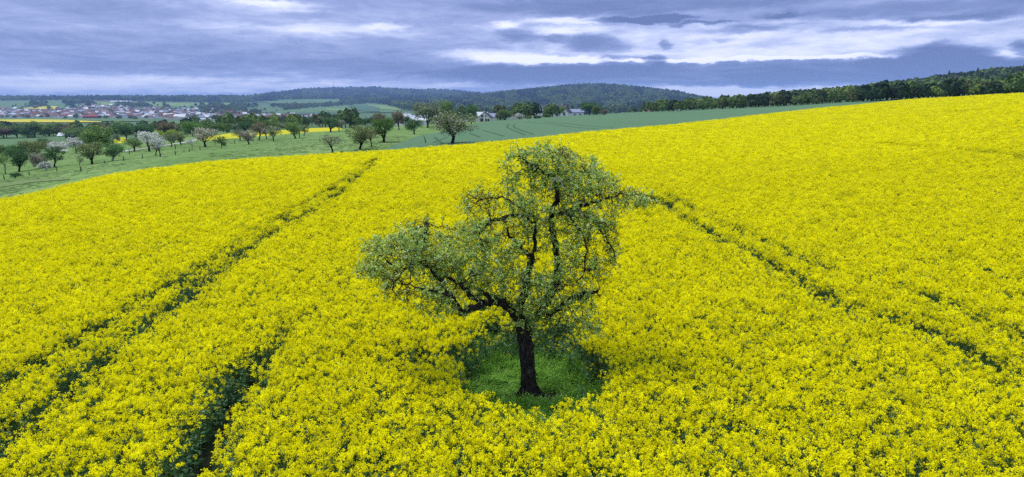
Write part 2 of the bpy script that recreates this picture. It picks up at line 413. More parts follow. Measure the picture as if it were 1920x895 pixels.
# field soil under the rape, meadow near, farmland far
EDGE_PIX = [(-300, 395), (0, 370), (120, 347), (200, 327), (320, 308), (420, 300), (520, 293), (640, 286), (705, 282), (722, 283), (745, 280), (800, 277), (850, 272), (960, 261), (1000, 257.5), (1100, 247), (1200, 238), (1300, 228), (1400, 217), (1500, 206), (1600, 197), (1700, 187), (1800, 178), (1880, 171.5), (1920, 171), (2300, 168)]
_eu = np.array(ca, float); _ey = []
for u in ca:
    for e in COLS[u]:
        if len(e) > 2: _ey.append(e[0])
edge_v = np.array([np.interp(u, [p[0] for p in EDGE_PIX], [p[1] for p in EDGE_PIX]) for u in ca])
EA = np.array([pix_dir(u, v)[0] / pix_dir(u, v)[1] for u, v in zip(ca, edge_v)])
EY = np.array(_ey, float)
def edge_y(a): return pchip(EA, EY, np.clip(a, EA[0], EA[-1]))
fy = V[F].mean(1)
am = fy[:, 0] / np.maximum(fy[:, 1], 25)
mi = np.where(fy[:, 1] < edge_y(am) , 0, np.where(fy[:, 1] < 420, 1, 2))
gme = fast_mesh('ground', V, F, mi, True)
ground = link('ground', gme, mats=(M['soil'], M['meadow'], M['far_land']))
tag(ground, kind='structure')

def scatter(name, protos, P, rot, scl, idx, **tags):
    """many copies of a few small prototypes as one mass (geometry nodes)"""
    me = bpy.data.meshes.new(name)
    n = len(P)
    me.vertices.add(n); me.vertices.foreach_set('co', np.asarray(P, np.float32).ravel())
    for nm, ty, arr, key in (('rot', 'FLOAT_VECTOR', rot, 'vector'), ('scl', 'FLOAT_VECTOR', scl, 'vector'), ('idx', 'INT', idx, 'value')):
        at = me.attributes.new(nm, ty, 'POINT'); at.data.foreach_set(key, np.asarray(arr, np.int32 if ty == 'INT' else np.float32).ravel())
    o = link(name, me)
    col = bpy.data.collections.new(name + '_pieces')
    for p in protos: col.objects.link(p)
    ng = bpy.data.node_groups.new(name, 'GeometryNodeTree')
    ng.interface.new_socket('Geometry', in_out='INPUT', socket_type='NodeSocketGeometry')
    ng.interface.new_socket('Geometry', in_out='OUTPUT', socket_type='NodeSocketGeometry')
    N = ng.nodes; L = ng.links
    gi = N.new('NodeGroupInput'); go = N.new('NodeGroupOutput')
    ip = N.new('GeometryNodeInstanceOnPoints'); ci = N.new('GeometryNodeCollectionInfo')
    ci.inputs['Collection'].default_value = col
    ci.inputs['Separate Children'].default_value = True; ci.inputs['Reset Children'].default_value = True
    def attr(nm, ty):
        a = N.new('GeometryNodeInputNamedAttribute'); a.data_type = ty; a.inputs['Name'].default_value = nm; return a.outputs['Attribute']
    L.new(gi.outputs[0], ip.inputs['Points']); L.new(ci.outputs[0], ip.inputs['Instance'])
    ip.inputs['Pick Instance'].default_value = True
    L.new(attr('idx', 'INT'), ip.inputs['Instance Index'])
    e2r = N.new('FunctionNodeEulerToRotation'); L.new(attr('rot', 'FLOAT_VECTOR'), e2r.inputs[0]); L.new(e2r.outputs[0], ip.inputs['Rotation'])
    L.new(attr('scl', 'FLOAT_VECTOR'), ip.inputs['Scale'])
    L.new(ip.outputs[0], go.inputs[0])
    md = o.modifiers.new('scatter', 'NODES'); md.node_group = ng
    tag(o, **tags)
    return o

# ------------------------------------------------------------------ oilseed rape
def rape_clump(name, seed, plants, rad_, heads, nq, qs, flower=1.0, hmean=1.24, leaves=9):
    rng = np.random.default_rng(seed); q = Q4()
    for _ in range(plants):
        a = rng.uniform(0, 6.283); r_ = rad_ * math.sqrt(rng.uniform()); bx, by = r_ * math.cos(a), r_ * math.sin(a)
        H = hmean * rng.normal(1, 0.06); lean = rng.normal(0, 0.05, 2)
        top = np.array([bx + lean[0] * H, by + lean[1] * H, H])
        q.tube([(bx, by, 0), (bx + lean[0] * H * .5, by + lean[1] * H * .5, H * .5), top], [0.008, 0.007, 0.004], 3, 1)
        nh = max(1, int(rng.poisson(heads)))
        for k in range(nh):
            if k == 0: tip = top
            else:
                b = rng.uniform(0, 6.283); s_ = rng.uniform(0.06, 0.20)
                tip = top + np.array([s_ * math.cos(b), s_ * math.sin(b), -abs(rng.normal(0, 0.11)) - 0.01])
                q.tube([np.array([bx + lean[0] * H * .6, by + lean[1] * H * .6, H * rng.uniform(.45, .7)]), tip - np.array([0, 0, .02])], [0.004, 0.003], 3, 1)
            if rng.uniform() > flower: continue
            n = nq
            C = tip + rng.normal(size=(n, 3)) * np.array([0.024, 0.024, 0.026]) * (1 if qs < .04 else 1.5)
            Nn = rng.normal(size=(n, 3)) * 0.7 + (C - tip + np.array([0, 0, .02])) * 22
            q.quads(C, Nn, rng.uniform(0.8, 1.25, n) * qs, 0.9, 0, True, rng=rng)
        nl = leaves
        zf = rng.uniform(0.12, 0.92, nl) ** 0.8
        b = rng.uniform(0, 6.283, nl); rr = rng.uniform(0.05, 0.15, nl)
        C = np.stack([bx + rr * np.cos(b) + lean[0] * H * zf, by + rr * np.sin(b) + lean[1] * H * zf, zf * H * 0.97], -1)
        al = np.stack([np.cos(b), np.sin(b), rng.uniform(-.6, .5, nl)], -1)
        Nn = np.stack([-np.cos(b) * .2, -np.sin(b) * .2, np.ones(nl)], -1) + rng.normal(size=(nl, 3)) * .45
        q.quads(C, Nn, (0.20 - 0.12 * zf) * rng.uniform(.7, 1.3, nl), 0.42, 2, True, along=al, rng=rng)
    me = q.mesh('rape_plants')
    for m in ('petal', 'rape_stem', 'rape_leaf'): me.materials.append(M[m])
    return bpy.data.objects.new(name, me)
protos = []
for k in range(12): protos.append(rape_clump('rape_a%02d' % k, 100 + k, 1, 0.03, 5.6, 19, 0.030, .97, 1.24, 10))    # 0-11 one plant
for k in range(5): protos.append(rape_clump('rape_b%02d' % k, 200 + k, 2, 0.08, 3.0, 12, 0.026, 0.12, 0.95, 15))    # 12-16 leafy, hardly in flower
for k in range(8): protos.append(rape_clump('rape_c%02d' % k, 300 + k, 3, 0.13, 5.6, 13, 0.034, .97, 1.24, 5))       # 17-24 three plants
for k in range(8): protos.append(rape_clump('rape_d%02d' % k, 400 + k, 8, 0.28, 5.6, 10, 0.040, .97, 1.24, 4))       # 25-32
for k in range(5): protos.append(rape_clump('rape_e%02d' % k, 500 + k, 40, 0.95, 6, 7, 0.05, 1.0, 1.22, 4))          # 33-37

def on_canopy(u, v):
    p = ground_at(u, v, CROP - 0.05); return (p.x, p.y)
def poly(pts): return np.array([on_canopy(*p) for p in pts])
# wheel tracks and thin places (photo shows them as dark lines)
TRACKS = [  # polyline, half width, strength
    (poly([(-120, 780), (0, 716), (200, 598), (400, 482), (560, 385), (640, 341), (700, 297)]), 0.30, 0.85),
    (poly([(-120, 905), (0, 820), (210, 652), (330, 566), (480, 452), (640, 358), (706, 297)]), 0.34, 1.0),
    (poly([(300, 930), (352, 872), (420, 755), (470, 672), (520, 636), (545, 598)]), 0.36, 1.05),
    (poly([(0, 592), (160, 528), (280, 470), (420, 400), (560, 345)]), 0.24, 0.45),
    (poly([(1230, 368), (1265, 392), (1330, 432), (1430, 482), (1540, 542), (1570, 566)]), 0.30, 1.0),
    (poly([(1250, 360), (1340, 412), (1430, 447), (1560, 505), (1700, 540), (1800, 575), (1925, 630)]), 0.26, 0.85),
    (poly([(1570, 566), (1640, 588), (1700, 600), (1800, 640), (1870, 680), (1940, 705)]), 0.28, 0.85),
    (poly([(1050, 262), (1200, 255), (1420, 255), (1560, 262), (1640, 266)]), 0.5, 0.5),
    (poly([(1640, 266), (1700, 272), (1800, 280), (1930, 296)]), 0.7, 0.72),
    (poly([(1280, 241), (1320, 241), (1375, 238)]), 1.2, 0.5),
    (poly([(700, 300), (800, 292), (930, 290)]), 0.6, 0.25),
    (poly([(530, 308), (560, 305)]), 0.8, 0.5),
    (poly([(1760, 470), (1850, 500), (1930, 530)]), 0.3, 0.4),
]
def seg_dist(P, L):
    best = np.full(len(P), 1e9)
    for a, b in zip(L[:-1], L[1:]):
        d = b - a; t = np.clip(((P - a) @ d) / (d @ d), 0, 1)
        best = np.minimum(best, np.linalg.norm(P - (a + t[:, None] * d), axis=1))
    return best
TREE_XY = (0.52, 17.2)
PATCH = (0.36, 17.25)
def patch_r(x, y):
    """<1 inside the unsown grassy plot round the trunk"""
    dx_, dy_ = x - PATCH[0], y - PATCH[1]
    r_ = ((np.abs(dx_) / 2.08) ** 2.3 + (np.abs(dy_) / 3.3) ** 2.3) ** (1 / 2.3)
    return r_ + 0.75 * (fbm(x * 1.3, y * 1.3, 33, 2) - 0.5)
def sample_field(y0, y1, dens, seed):
    rng = np.random.default_rng(seed)
    amax = 0.93; sp = 1 / math.sqrt(dens)
    xw = amax * y1 + 4
    gx, gy = np.meshgrid(np.arange(-xw, xw, sp), np.arange(y0, y1, sp))
    x = gx.ravel() + rng.uniform(-.62, .62, gx.size) * sp; y = gy.ravel() + rng.uniform(-.62, .62, gx.size) * sp
    k = np.abs(x) < amax * y + 4
    x, y = x[k], y[k]
    a = x / np.maximum(y, 10)
    k = y < edge_y(a) - 0.2 + 0.9 * (fbm(x * 0.25, y * 0.25, 12) - 0.5)
    return x[k], y[k], rng
PX, PY, PI, PS = [], [], [], []
_rg = np.random.default_rng(88); _n = 2600
_x = _rg.uniform(-2.6, 3.6, _n); _y = _rg.uniform(12.8, 21.6, _n); _p = patch_r(_x, _y)
_k = (_p < 1.0) & (_p > 0.80 + 0.15 * _rg.uniform(size=_n)) & (_rg.uniform(size=_n) < np.where(_y > 17.5, .6, .07))
PX.append(_x[_k]); PY.append(_y[_k]); PI.append(_rg.integers(12, 17, int(_k.sum()))); PS.append(_rg.uniform(.45, .95, int(_k.sum())))
for (y0, y1, dens, lod, seed) in ((3.0, 36, 36.0, 0, 1), (36, 68, 16.0, 1, 2), (68, 125, 6.0, 2, 3), (125, 300, 0.9, 3, 4)):
    x, y, rng = sample_field(y0, y1, dens, seed)
    P = np.stack([x, y], -1)
    gap = np.zeros(len(x)); fringe = np.zeros(len(x))
    along = fbm(x * 0.30, y * 0.30, 51, 3)                 # the tracks close up here and there
    jag = 0.5 * (fbm(x * 0.8, y * 0.8, 77) - 0.5) + 0.22 * (fbm(x * 4, y * 4, 78) - 0.5)
    for L, w, s_ in TRACKS:
        d = np.abs(seg_dist(P, L) + jag)
        ww = (w + (-0.06, 0.0, 0.12, 0.5)[lod]) * (1.0, .9, .75, .9)[lod] * s_ * np.clip(1.1 + 2.0 * (along - 0.42), 0.6, 1.55)
        gap = np.maximum(gap, np.clip((ww - d) / 0.10, 0, 1))
        fringe = np.maximum(fringe, np.clip((ww + 0.42 - d) / 0.4, 0, 1) * min(1, s_))
    pr = patch_r(x, y)
    # the thin bay on the left of the plot and the ragged rim
    bay = np.exp(-(((x + 2.6) / 1.1) ** 2 + ((y - 17.2) / 0.75) ** 2)) * 0.9
    rim = np.clip(1.28 - pr, 0, 1) * 1.2
    thin = np.clip((fbm(x * 0.9, y * 0.9, 91, 3) - 0.60) * 2.0, 0, 0.25)
    gap = np.maximum(gap, bay * .8)
    r_ = rng.uniform(size=len(x))
    hole = np.clip((vnoise(x * 3.1, y * 3.1, 203) - 0.80) * 5, 0, 1) * (0.5, 0.35, 0.15, 0.2)[lod]
    keep = (r_ > gap * 0.95) & (pr > 1.0) & (rng.uniform(size=len(x)) > hole)
    green = (rng.uniform(size=len(x)) < np.maximum(np.maximum(np.maximum(fringe * 0.6, bay * .8), thin), np.where(pr < 1.12, 0.30, 0.02)))
    if lod == 3: green[:] = False
    x, y, green = x[keep], y[keep], green[keep]
    n = len(x)
    idx = rng.integers(*((0, 12), (17, 25), (25, 33), (33, 38))[lod], n)
    idx = np.where(green, rng.integers(12, 17, n), idx)
    s_ = rng.normal(1.0, 0.045, n) * (0.94 + 0.12 * fbm(x * 0.7, y * 0.7, 8, 3))
    PX.append(x); PY.append(y); PI.append(idx); PS.append(s_)
x = np.concatenate(PX); y = np.concatenate(PY); idx = np.concatenate(PI); s_ = np.concatenate(PS); n = len(x)
z = height(x, y) - 0.02
rot = np.stack([R.normal(0, .05, n), R.normal(0, .05, n), R.uniform(0, 6.283, n)], -1)
scl = np.stack([np.ones(n), np.ones(n), s_], -1)
scatter('rapeseed_crop', protos, np.stack([x, y, z], -1), rot, scl, idx, label='yellow flowering rapeseed covering the whole foreground field around the old tree', cat='crop', kind='stuff')


# ------------------------------------------------------------------ grass under the tree
def tuft(name, seed, hh, nb_):
    rng = np.random.default_rng(seed); q = Q4()
    b = rng.uniform(0, 6.283, nb_); r_ = 0.10 * np.sqrt(rng.uniform(size=nb_))
    h_ = hh * rng.uniform(.5, 1.1, nb_)
    base = np.stack([r_ * np.cos(b), r_ * np.sin(b), np.zeros(nb_)], -1)
    lean = rng.normal(0, .35, (nb_, 2)) * h_[:, None]
    mid = base + np.stack([lean[:, 0] * .35, lean[:, 1] * .35, h_ * .6], -1)
    tip = base + np.stack([lean[:, 0], lean[:, 1], h_ * .9], -1)
    wv = np.stack([-np.sin(b), np.cos(b), np.zeros(nb_)], -1) * 0.009
    V = np.stack([base - wv, base + wv, mid + wv, mid - wv, tip + wv * .2, tip - wv * .2], 1).reshape(-1, 3)
    k = np.arange(nb_)[:, None] * 6
    q.add(V, np.concatenate([k + [[0, 1, 2, 3]], k + [[3, 2, 4, 5]]], 0))
    m2 = nb_ // 2      # small broad leaves among the blades
    C = np.stack([rng.normal(0, .09, m2), rng.normal(0, .09, m2), rng.uniform(.25, .95, m2) * hh], -1)
    q.quads(C, rng.normal(size=(m2, 3)) * .5 + [0, 0, 1], 0.045, 0.6, 0, True, rng=rng)
    me = q.mesh('grass_tuft'); me.materials.append(M['grass'])
    return bpy.data.objects.new(name, me)
gp = [tuft('tuft_%02d' % k, 400 + k, 0.15 + 0.07 * (k % 3), 40) for k in range(6)]
n = 6500
x = R.uniform(-2.6, 3.4, n); y = R.uniform(12.8, 21.6, n)
k = (patch_r(x, y) < 1.12)
bare = (((x - TREE_XY[0] - .05) / 0.75) ** 2 + ((y - TREE_XY[1] + .1) / 0.5) ** 2) < 0.4 + 1.1 * fbm(x * 3, y * 3, 3)
k &= ~bare
x, y = x[k], y[k]; n = len(x)
hsc = 0.15 + 2.6 * np.clip(fbm(x * 1.7, y * 1.7, 61, 2) - .33, 0, 1) + np.clip(patch_r(x, y) - .6, 0, .6) * (2.6 + 0.0 * x)
scatter('grass', gp, np.stack([x, y, height(x, y) - .01], -1), np.stack([R.normal(0, .12, n), R.normal(0, .12, n), R.uniform(0, 6.28, n)], -1),
        np.stack([np.full(n, 1.1), np.full(n, 1.1), hsc], -1), R.integers(0, 6, n), label='lush green grass and low weeds around the foot of the old tree', cat='grass', kind='stuff')

# rough grass on the meadow beyond the field edge
n = 16000
a = R.uniform(-0.80, -0.10, n); y = np.exp(R.uniform(math.log(58), math.log(230), n)); x = a * y
k = (y > edge_y(a) + 0.6) & (a < -0.10 - 0.0007 * (y - 90)) & (fbm(x * .06, y * .03, 71, 3) + R.normal(0, .08, n) > .46)
x, y = x[k], y[k]; n = len(x)
w = R.uniform(2.0, 4.5, n)
M['meadow_blade'] = leaf_mat('meadow_blade', [(0.0, (0.12, 0.21, 0.06)), (0.5, (0.20, 0.31, 0.10)), (1.0, (0.32, 0.40, 0.18))], 0.3)
mp = []
for k_ in range(4):
    t_ = gp[k_].copy(); t_.data = gp[k_].data.copy(); t_.name = 'meadow_tuft_%02d' % k_
    t_.data.materials.clear(); t_.data.materials.append(M['meadow_blade']); mp.append(t_)
scatter('meadow_grass', mp, np.stack([x, y, height(x, y) - .02], -1), np.stack([0 * x, 0 * x, R.uniform(0, 6.28, n)], -1),
        np.stack([w, w, R.uniform(.2, .6, n)], -1), R.integers(0, 4, n), label='rough tufted grass on the meadow between the yellow field and the orchard', cat='grass', kind='stuff')

# ------------------------------------------------------------------ the old apple tree
def at_plane(u, v, dy_=0.0):
    d = pix_dir(u, v); y = TREE_XY[1] + dy_
    return np.array([y * d[0] / d[1], y, CAM_H + y * d[2] / d[1]])
LIMBS = [  # (pixel u, v, metres nearer(-)/farther(+)), radius
    ('trunk', [(993, 756, 0, .30), (992, 735, 0, .255), (990, 700, 0, .235), (987, 660, 0, .225), (983, 630, 0, .225), (980, 606, 0, .235)]),
    ('limb', [(980, 612, 0, .20), (966, 588, -.1, .19), (950, 572, -.25, .17), (928, 566, -.4, .15), (905, 572, -.6, .13), (884, 577, -.8, .12), (868, 590, -.9, .10), (857, 572, -1.0, .085), (838, 548, -1.05, .075), (822, 520, -1.0, .06), (800, 500, -.95, .05), (780, 492, -.9, .04), (758, 505, -.9, .033), (735, 545, -.85, .024)]),
    ('limb', [(905, 568, -.6, .10), (885, 556, -.7, .085), (862, 535, -.6, .07), (838, 520, -.4, .055), (812, 500, -.3, .045), (790, 480, -.3, .035), (795, 450, -.3, .025), (797, 420, -.3, .014)]),
    ('limb', [(958, 580, -.1, .12), (938, 562, .3, .10), (912, 552, .6, .08), (892, 542, .9, .06), (872, 530, 1.1, .045), (850, 505, 1.2, .035)]),
    ('limb', [(978, 606, 0, .17), (975, 575, .15, .15), (985, 545, .2, .13), (992, 505, .2, .12), (996, 485, .2, .10), (985, 470, .1, .07), (965, 455, 0, .05), (950, 430, -.1, .04)]),
    ('limb', [(996, 488, .2, .085), (1003, 460, .2, .07), (1004, 430, .3, .06), (1000, 405, .3, .05), (985, 400, .2, .045), (955, 407, .1, .07), (925, 412, 0, .05), (905, 425, -.1, .03)]),
    ('limb', [(985, 608, 0, .17), (1010, 590, .2, .14), (1028, 560, .45, .14), (1042, 530, .6, .135), (1046, 500, .6, .125), (1042, 465, .6, .11), (1036, 430, .5, .10), (1034, 400, .4, .09), (1045, 370, .3, .085), (1042, 345, .2, .075), (1030, 330, .1, .06), (1010, 318, 0, .05), (990, 305, -.1, .04), (975, 290, -.1, .028)]),
    ('limb', [(1042, 345, .2, .05), (1048, 320, .2, .04), (1046, 300, .2, .03), (1055, 285, .2, .02)]),
    ('limb', [(1010, 318, 0, .035), (995, 326, -.1, .03), (980, 316, -.2, .022)]),
    ('limb', [(1034, 400, .4, .07), (1062, 400, .2, .08), (1085, 390, 0, .07), (1110, 380, -.2, .05), (1140, 372, -.3, .035), (1170, 365, -.4, .025), (1200, 370, -.5, .015)]),
    ('limb', [(1038, 340, .2, .05), (1065, 335, .5, .04), (1095, 325, .8, .03), (1125, 330, 1.0, .02), (1150, 335, 1.1, .014)]),
    ('limb', [(1028, 598, .1, .10), (1032, 588, 0, .09), (1055, 572, -.2, .085), (1075, 558, -.4, .07), (1098, 551, -.5, .06), (1120, 548, -.6, .045)]),
    ('limb', [(1062, 402, .2, .045), (1085, 430, -.3, .04), (1100, 470, -.6, .03), (1092, 520, -.8, .018)]),
    ('limb', [(1085, 392, 0, .035), (1120, 425, -.4, .03), (1145, 460, -.5, .02), (1155, 490, -.5, .012)]),
    ('limb', [(1000, 420, .3, .05), (970, 385, .7, .04), (940, 370, .9, .03), (905, 375, 1.0, .02)]),
    ('limb', [(868, 590, -.9, .05), (850, 560, -1.6, .04), (810, 545, -1.9, .03), (770, 535, -2.0, .02), (735, 530, -2.0, .012)]),
]
tree = empty('old_apple_tree', at_plane(993, 756))
tree.location.z = float(height(tree.location.x, tree.location.y)) - 0.02
tag(tree, 'gnarled old apple tree with dark trunk and grey-green leaves alone in the yellow field', 'tree')
T0 = np.array(tree.location)
nodes, parent, rmin, fixed = [], [], [], []
def catmull(P, k=5):
    P = np.array(P, float); out = []
    Pp = np.vstack([2 * P[0] - P[1], P, 2 * P[-1] - P[-2]])
    for i in range(1, len(Pp) - 2):
        for t in np.linspace(0, 1, k, endpoint=False):
            p0, p1, p2, p3 = Pp[i - 1:i + 3]
            out.append(0.5 * ((2 * p1) + (-p0 + p2) * t + (2 * p0 - 5 * p1 + 4 * p2 - p3) * t * t + (-p0 + 3 * p1 - 3 * p2 + p3) * t ** 3))
    out.append(P[-1]); return np.array(out)
rngT = np.random.default_rng(42)
for nm, pts in LIMBS:
    base = np.array([np.append(at_plane(u, v, d), r_) for u, v, d, r_ in pts])
    c_ = catmull(base, 4)
    if nm != 'trunk':
        w = np.linspace(0, 1, len(c_))[:, None]
        c_[:, :3] += rngT.normal(0, .022, (len(c_), 3)) * np.minimum(1, w * 6)
    else:
        c_[0, 3] *= 1.15; c_[:, 2] = np.maximum(c_[:, 2], T0[2] - .05)
    c_[:, 3] *= (.90 if nm == 'trunk' else .76)
    q = Q4(); q.tube(c_[:, :3] - T0, c_[:, 3], 10 if nm == 'trunk' else 8, 0, 0.07 if nm == 'trunk' else 0.10, rng=rngT)
    if nm == 'trunk':      # root flare
        for k in range(6):
            b = k * 1.05 + rngT.uniform(-.3, .3)
            c0 = c_[0, :3] - T0
            q.tube([c0 + [math.cos(b) * .16, math.sin(b) * .16, .34], c0 + [math.cos(b) * .27, math.sin(b) * .27, .12], c0 + [math.cos(b) * .46, math.sin(b) * .46, -.06]], [.10, .10, .05], 6, 0, .08, rng=rngT)
    me = q.mesh(nm, True); o = link(nm, me, tree, (M['bark'],))
    for k, p in enumerate(c_):
        nodes.append(p[:3]); parent.append(len(nodes) - 2 if k else -1); fixed.append(nm != 'trunk')
# crown volumes that the twigs grow into: u, v, ru, rv, depth centre, depth radius, number of growth points
CROWN = [
    (765, 470, 62, 50, -.6, 1.3, 620), (722, 500, 40, 28, -.9, 1.0, 200), (790, 428, 30, 22, -.4, .8, 130), (830, 480, 55, 45, -.4, 1.2, 330),
    (765, 545, 60, 26, -1.4, .9, 230), (815, 570, 50, 28, -1.3, .7, 130), (850, 530, 45, 40, -.2, 1.0, 180), (700, 462, 28, 20, -.6, .7, 80), (690, 508, 28, 20, -.9, .7, 80), (672, 512, 10, 8, -.9, .3, 14),
    (900, 380, 46, 34, .5, 1.0, 300), (930, 425, 70, 28, .2, 1.3, 330), (885, 450, 50, 40, 0, 1.2, 260), (905, 505, 60, 40, -.2, 1.3, 230),
    (1030, 295, 70, 26, .2, 1.0, 400), (965, 292, 28, 14, -.1, .5, 60), (948, 312, 16, 12, -.2, .3, 30), (1085, 312, 45, 24, .6, .9, 220), (1045, 340, 55, 34, .2, 1.1, 360),
    (1110, 358, 70, 34, 0, 1.2, 460), (1170, 368, 46, 22, -.3, .9, 240), (1212, 378, 20, 12, -.4, .5, 70), (1060, 395, 60, 32, 0, 1.2, 330),
    (1100, 425, 66, 36, -.3, 1.2, 330), (1140, 450, 30, 50, -.4, .9, 190), (1085, 490, 50, 50, -.6, 1.1, 230), (1120, 510, 28, 38, -.6, .8, 140),
    (985, 380, 50, 34, .3, 1.1, 190), (990, 450, 60, 50, .1, 1.3, 210), (960, 530, 70, 34, -.3, 1.2, 300), (1035, 545, 60, 40, -.2, 1.2, 300), (1000, 585, 46, 26, -.3, .7, 150),
    (850, 445, 40, 26, 0, 1.0, 170), (840, 500, 40, 26, -.3, 1.0, 140), (1150, 385, 50, 26, -.3, .8, 150), (940, 470, 60, 30, 0, 1.2, 150), (960, 340, 26, 18, .2, .6, 60),
    (1000, 610, 34, 14, -.35, .4, 60), (1085, 555, 40, 22, -.5, .7, 120), (1085, 590, 36, 30, -.7, .6, 90), (1095, 618, 40, 18, -.8, .5, 70),
]
att = []
for (u, v, ru, rv, dc, dr, cnt) in CROWN:
    d = rngT.normal(size=(cnt, 3)); d /= np.linalg.norm(d, axis=1, keepdims=True); d *= (rngT.uniform(size=(cnt, 1)) ** 0.42)
    for p in d: att.append(at_plane(u + p[0] * ru, v + p[1] * rv, dc + p[2] * dr))
att = np.array(att)
nodes = [Vector(p) for p in nodes]
att_alive = [Vector(p) for p in att]
STEP, KILL, INF = 0.085, 0.13, 1.1
start_n = len(nodes)
frontier = [i for i in range(start_n) if fixed[i]]
active = list(frontier)
for it in range(90):
    kd = kdtree.KDTree(len(active))
    for k in active: kd.insert(nodes[k], k)
    kd.balance()
    pull = {}; left = []
    for a_ in att_alive:
        co, k, dist = kd.find(a_)
        if dist < KILL: continue
        left.append(a_)
        if dist < (INF if it > 4 else 2.0):
            pull.setdefault(k, Vector((0, 0, 0)))
            pull[k] += (a_ - co).normalized()
    att_alive = left
    if not pull: break
    for k, d in pull.items():
        d = d.normalized() + Vector(rngT.normal(0, .42, 3)); d.z -= 0.05
        if d.length < 1e-3: continue
        nodes.append(nodes[k] + d.normalized() * STEP * random.uniform(.7, 1.25)); parent.append(k); fixed.append(True); active.append(len(nodes) - 1)
    if len(nodes) > 19000: break
N_ = len(nodes); NP = np.array([tuple(p) for p in nodes])
kids = [[] for _ in range(N_)]
for k in range(start_n, N_): kids[parent[k]].append(k)
rr = np.zeros(N_)
for k in range(N_ - 1, start_n - 1, -1):
    s3 = sum(rr[c_] ** 2.3 for c_ in kids[k]); rr[k] = max(0.0042, s3 ** (1 / 2.3)) if s3 else 0.0042
rr = np.minimum(rr, 0.05)
tw = Q4(); ntw = 0
for k in range(start_n, N_):
    p = parent[k]
    if p < start_n or kids[p][0] != k:        # a chain starts here
        ch = [p, k]
        while kids[ch[-1]]: ch.append(kids[ch[-1]][0])
        r_ = [min(rr[k], rr[c_]) if c_ >= start_n else rr[k] for c_ in ch]
        tw.tube(NP[ch] - T0, r_, 4 if max(r_) < .012 else 5, 0, 0.05, rng=rngT); ntw += 1
# spur shoots with a rosette of leaves at their ends
thin = [k for k in range(start_n, N_) if rr[k] < 0.014]
CC, NN = [], []
for k in thin:
    tip = not kids[k]
    for _ in range(4 if tip else (1 if rngT.uniform() < .55 else 0)):
        d = rngT.normal(size=3) + np.array([0, 0, .35]); d /= np.linalg.norm(d)
        L_ = rngT.uniform(.03, .16) if not tip else rngT.uniform(.05, .24)
        e = NP[k] + d * L_
        if L_ > .05: tw.tube([NP[k] - T0, NP[k] + d * L_ * .5 + rngT.normal(0, .01, 3) - T0, e - T0], [.0038, .0033, .0028], 3, 0)
        CC.append(e); NN.append(d)
        if L_ > .12: CC.append(NP[k] + d * L_ * .55); NN.append(d)
for k in range(start_n):      # leafy spurs along the old limbs
    if not fixed[k] or NP[k][2] < T0[2] + 2.2: continue
    for _ in range(3):
        d = rngT.normal(size=3); d /= np.linalg.norm(d); L_ = rngT.uniform(.1, .3)
        e = NP[k] + d * L_; tw.tube([NP[k] - T0, NP[k] + d * L_ * .6 + rngT.normal(0, .015, 3) - T0, e - T0], [.007, .005, .003], 3, 0)
        CC.append(e); NN.append(d); CC.append(NP[k] + d * L_ * .7); NN.append(d)
tme = tw.mesh('twigs', True)
o = link('twigs', tme, tree, (M['twig'],)); tag(o, kind='stuff')
CC = np.array(CC); NN = np.array(NN)
keep = rngT.uniform(size=len(CC)) < np.clip(0.48 + 3.6 * (fbm(CC[:, 0] * 2.2 + 9, CC[:, 2] * 2.2 + CC[:, 1], 19, 3) - .45), .10, 1)
CC, NN = CC[keep], NN[keep]
nl = 7
lf = Q4()
C = np.repeat(CC, nl, 0); D_ = np.repeat(NN, nl, 0)
off = rngT.normal(size=C.shape); off /= np.linalg.norm(off, axis=1, keepdims=True)
off = off + D_ * .5 + np.array([0, 0, .15])
C2 = C + off * rngT.uniform(.012, .045, (len(C), 1))
nrm = rngT.normal(size=C.shape) * .55 + np.array([0, 0, 1.0])
lf.quads(C2 - T0, nrm, rngT.uniform(.038, .066, len(C2)), .62, 0, True, along=off, rng=rngT)
o = link('foliage', lf.mesh('foliage'), tree, (M['apple_leaf'],)); tag(o, kind='stuff')
bl = Q4(); sel = rngT.choice(len(CC), 420, replace=False)
C = np.repeat(CC[sel], 5, 0) + rngT.normal(0, .016, (420 * 5, 3))
bl.quads(C - T0, rngT.normal(size=C.shape) + [0, -.3, .8], .024, .9, 0, True, rng=rngT)
o = link('blossom', bl.mesh('blossom'), tree, (M['blossom'],)); tag(o, kind='stuff')
# pale broken twigs hung up in the crown
for pts_, lab in (([(1033, 354, -.9, .011), (1035, 342, -.9, .012), (1043, 333, -.9, .010)], 'pale barkless twig caught high in the crown, left of a pair'),
                  ([(1043, 332, -.9, .012), (1051, 340, -.9, .012), (1057, 351, -.9, .009)], 'pale barkless twig caught high in the crown, right of a pair'),
                  ([(1087, 397, -1.1, .01), (1091, 402, -1.1, .01), (1094, 408, -1.1, .008)], 'short pale broken twig in the right half of the crown')):
    q = Q4(); q.tube([at_plane(*p[:3]) - T0 for p in pts_], [p[3] for p in pts_], 5, 0)
    o = link('dead_twig', q.mesh('dead_twig', True), tree, (M['pale_twig'],)); tag(o, label=lab)
# spurs on the limbs too, so that leaves hide much of the old wood


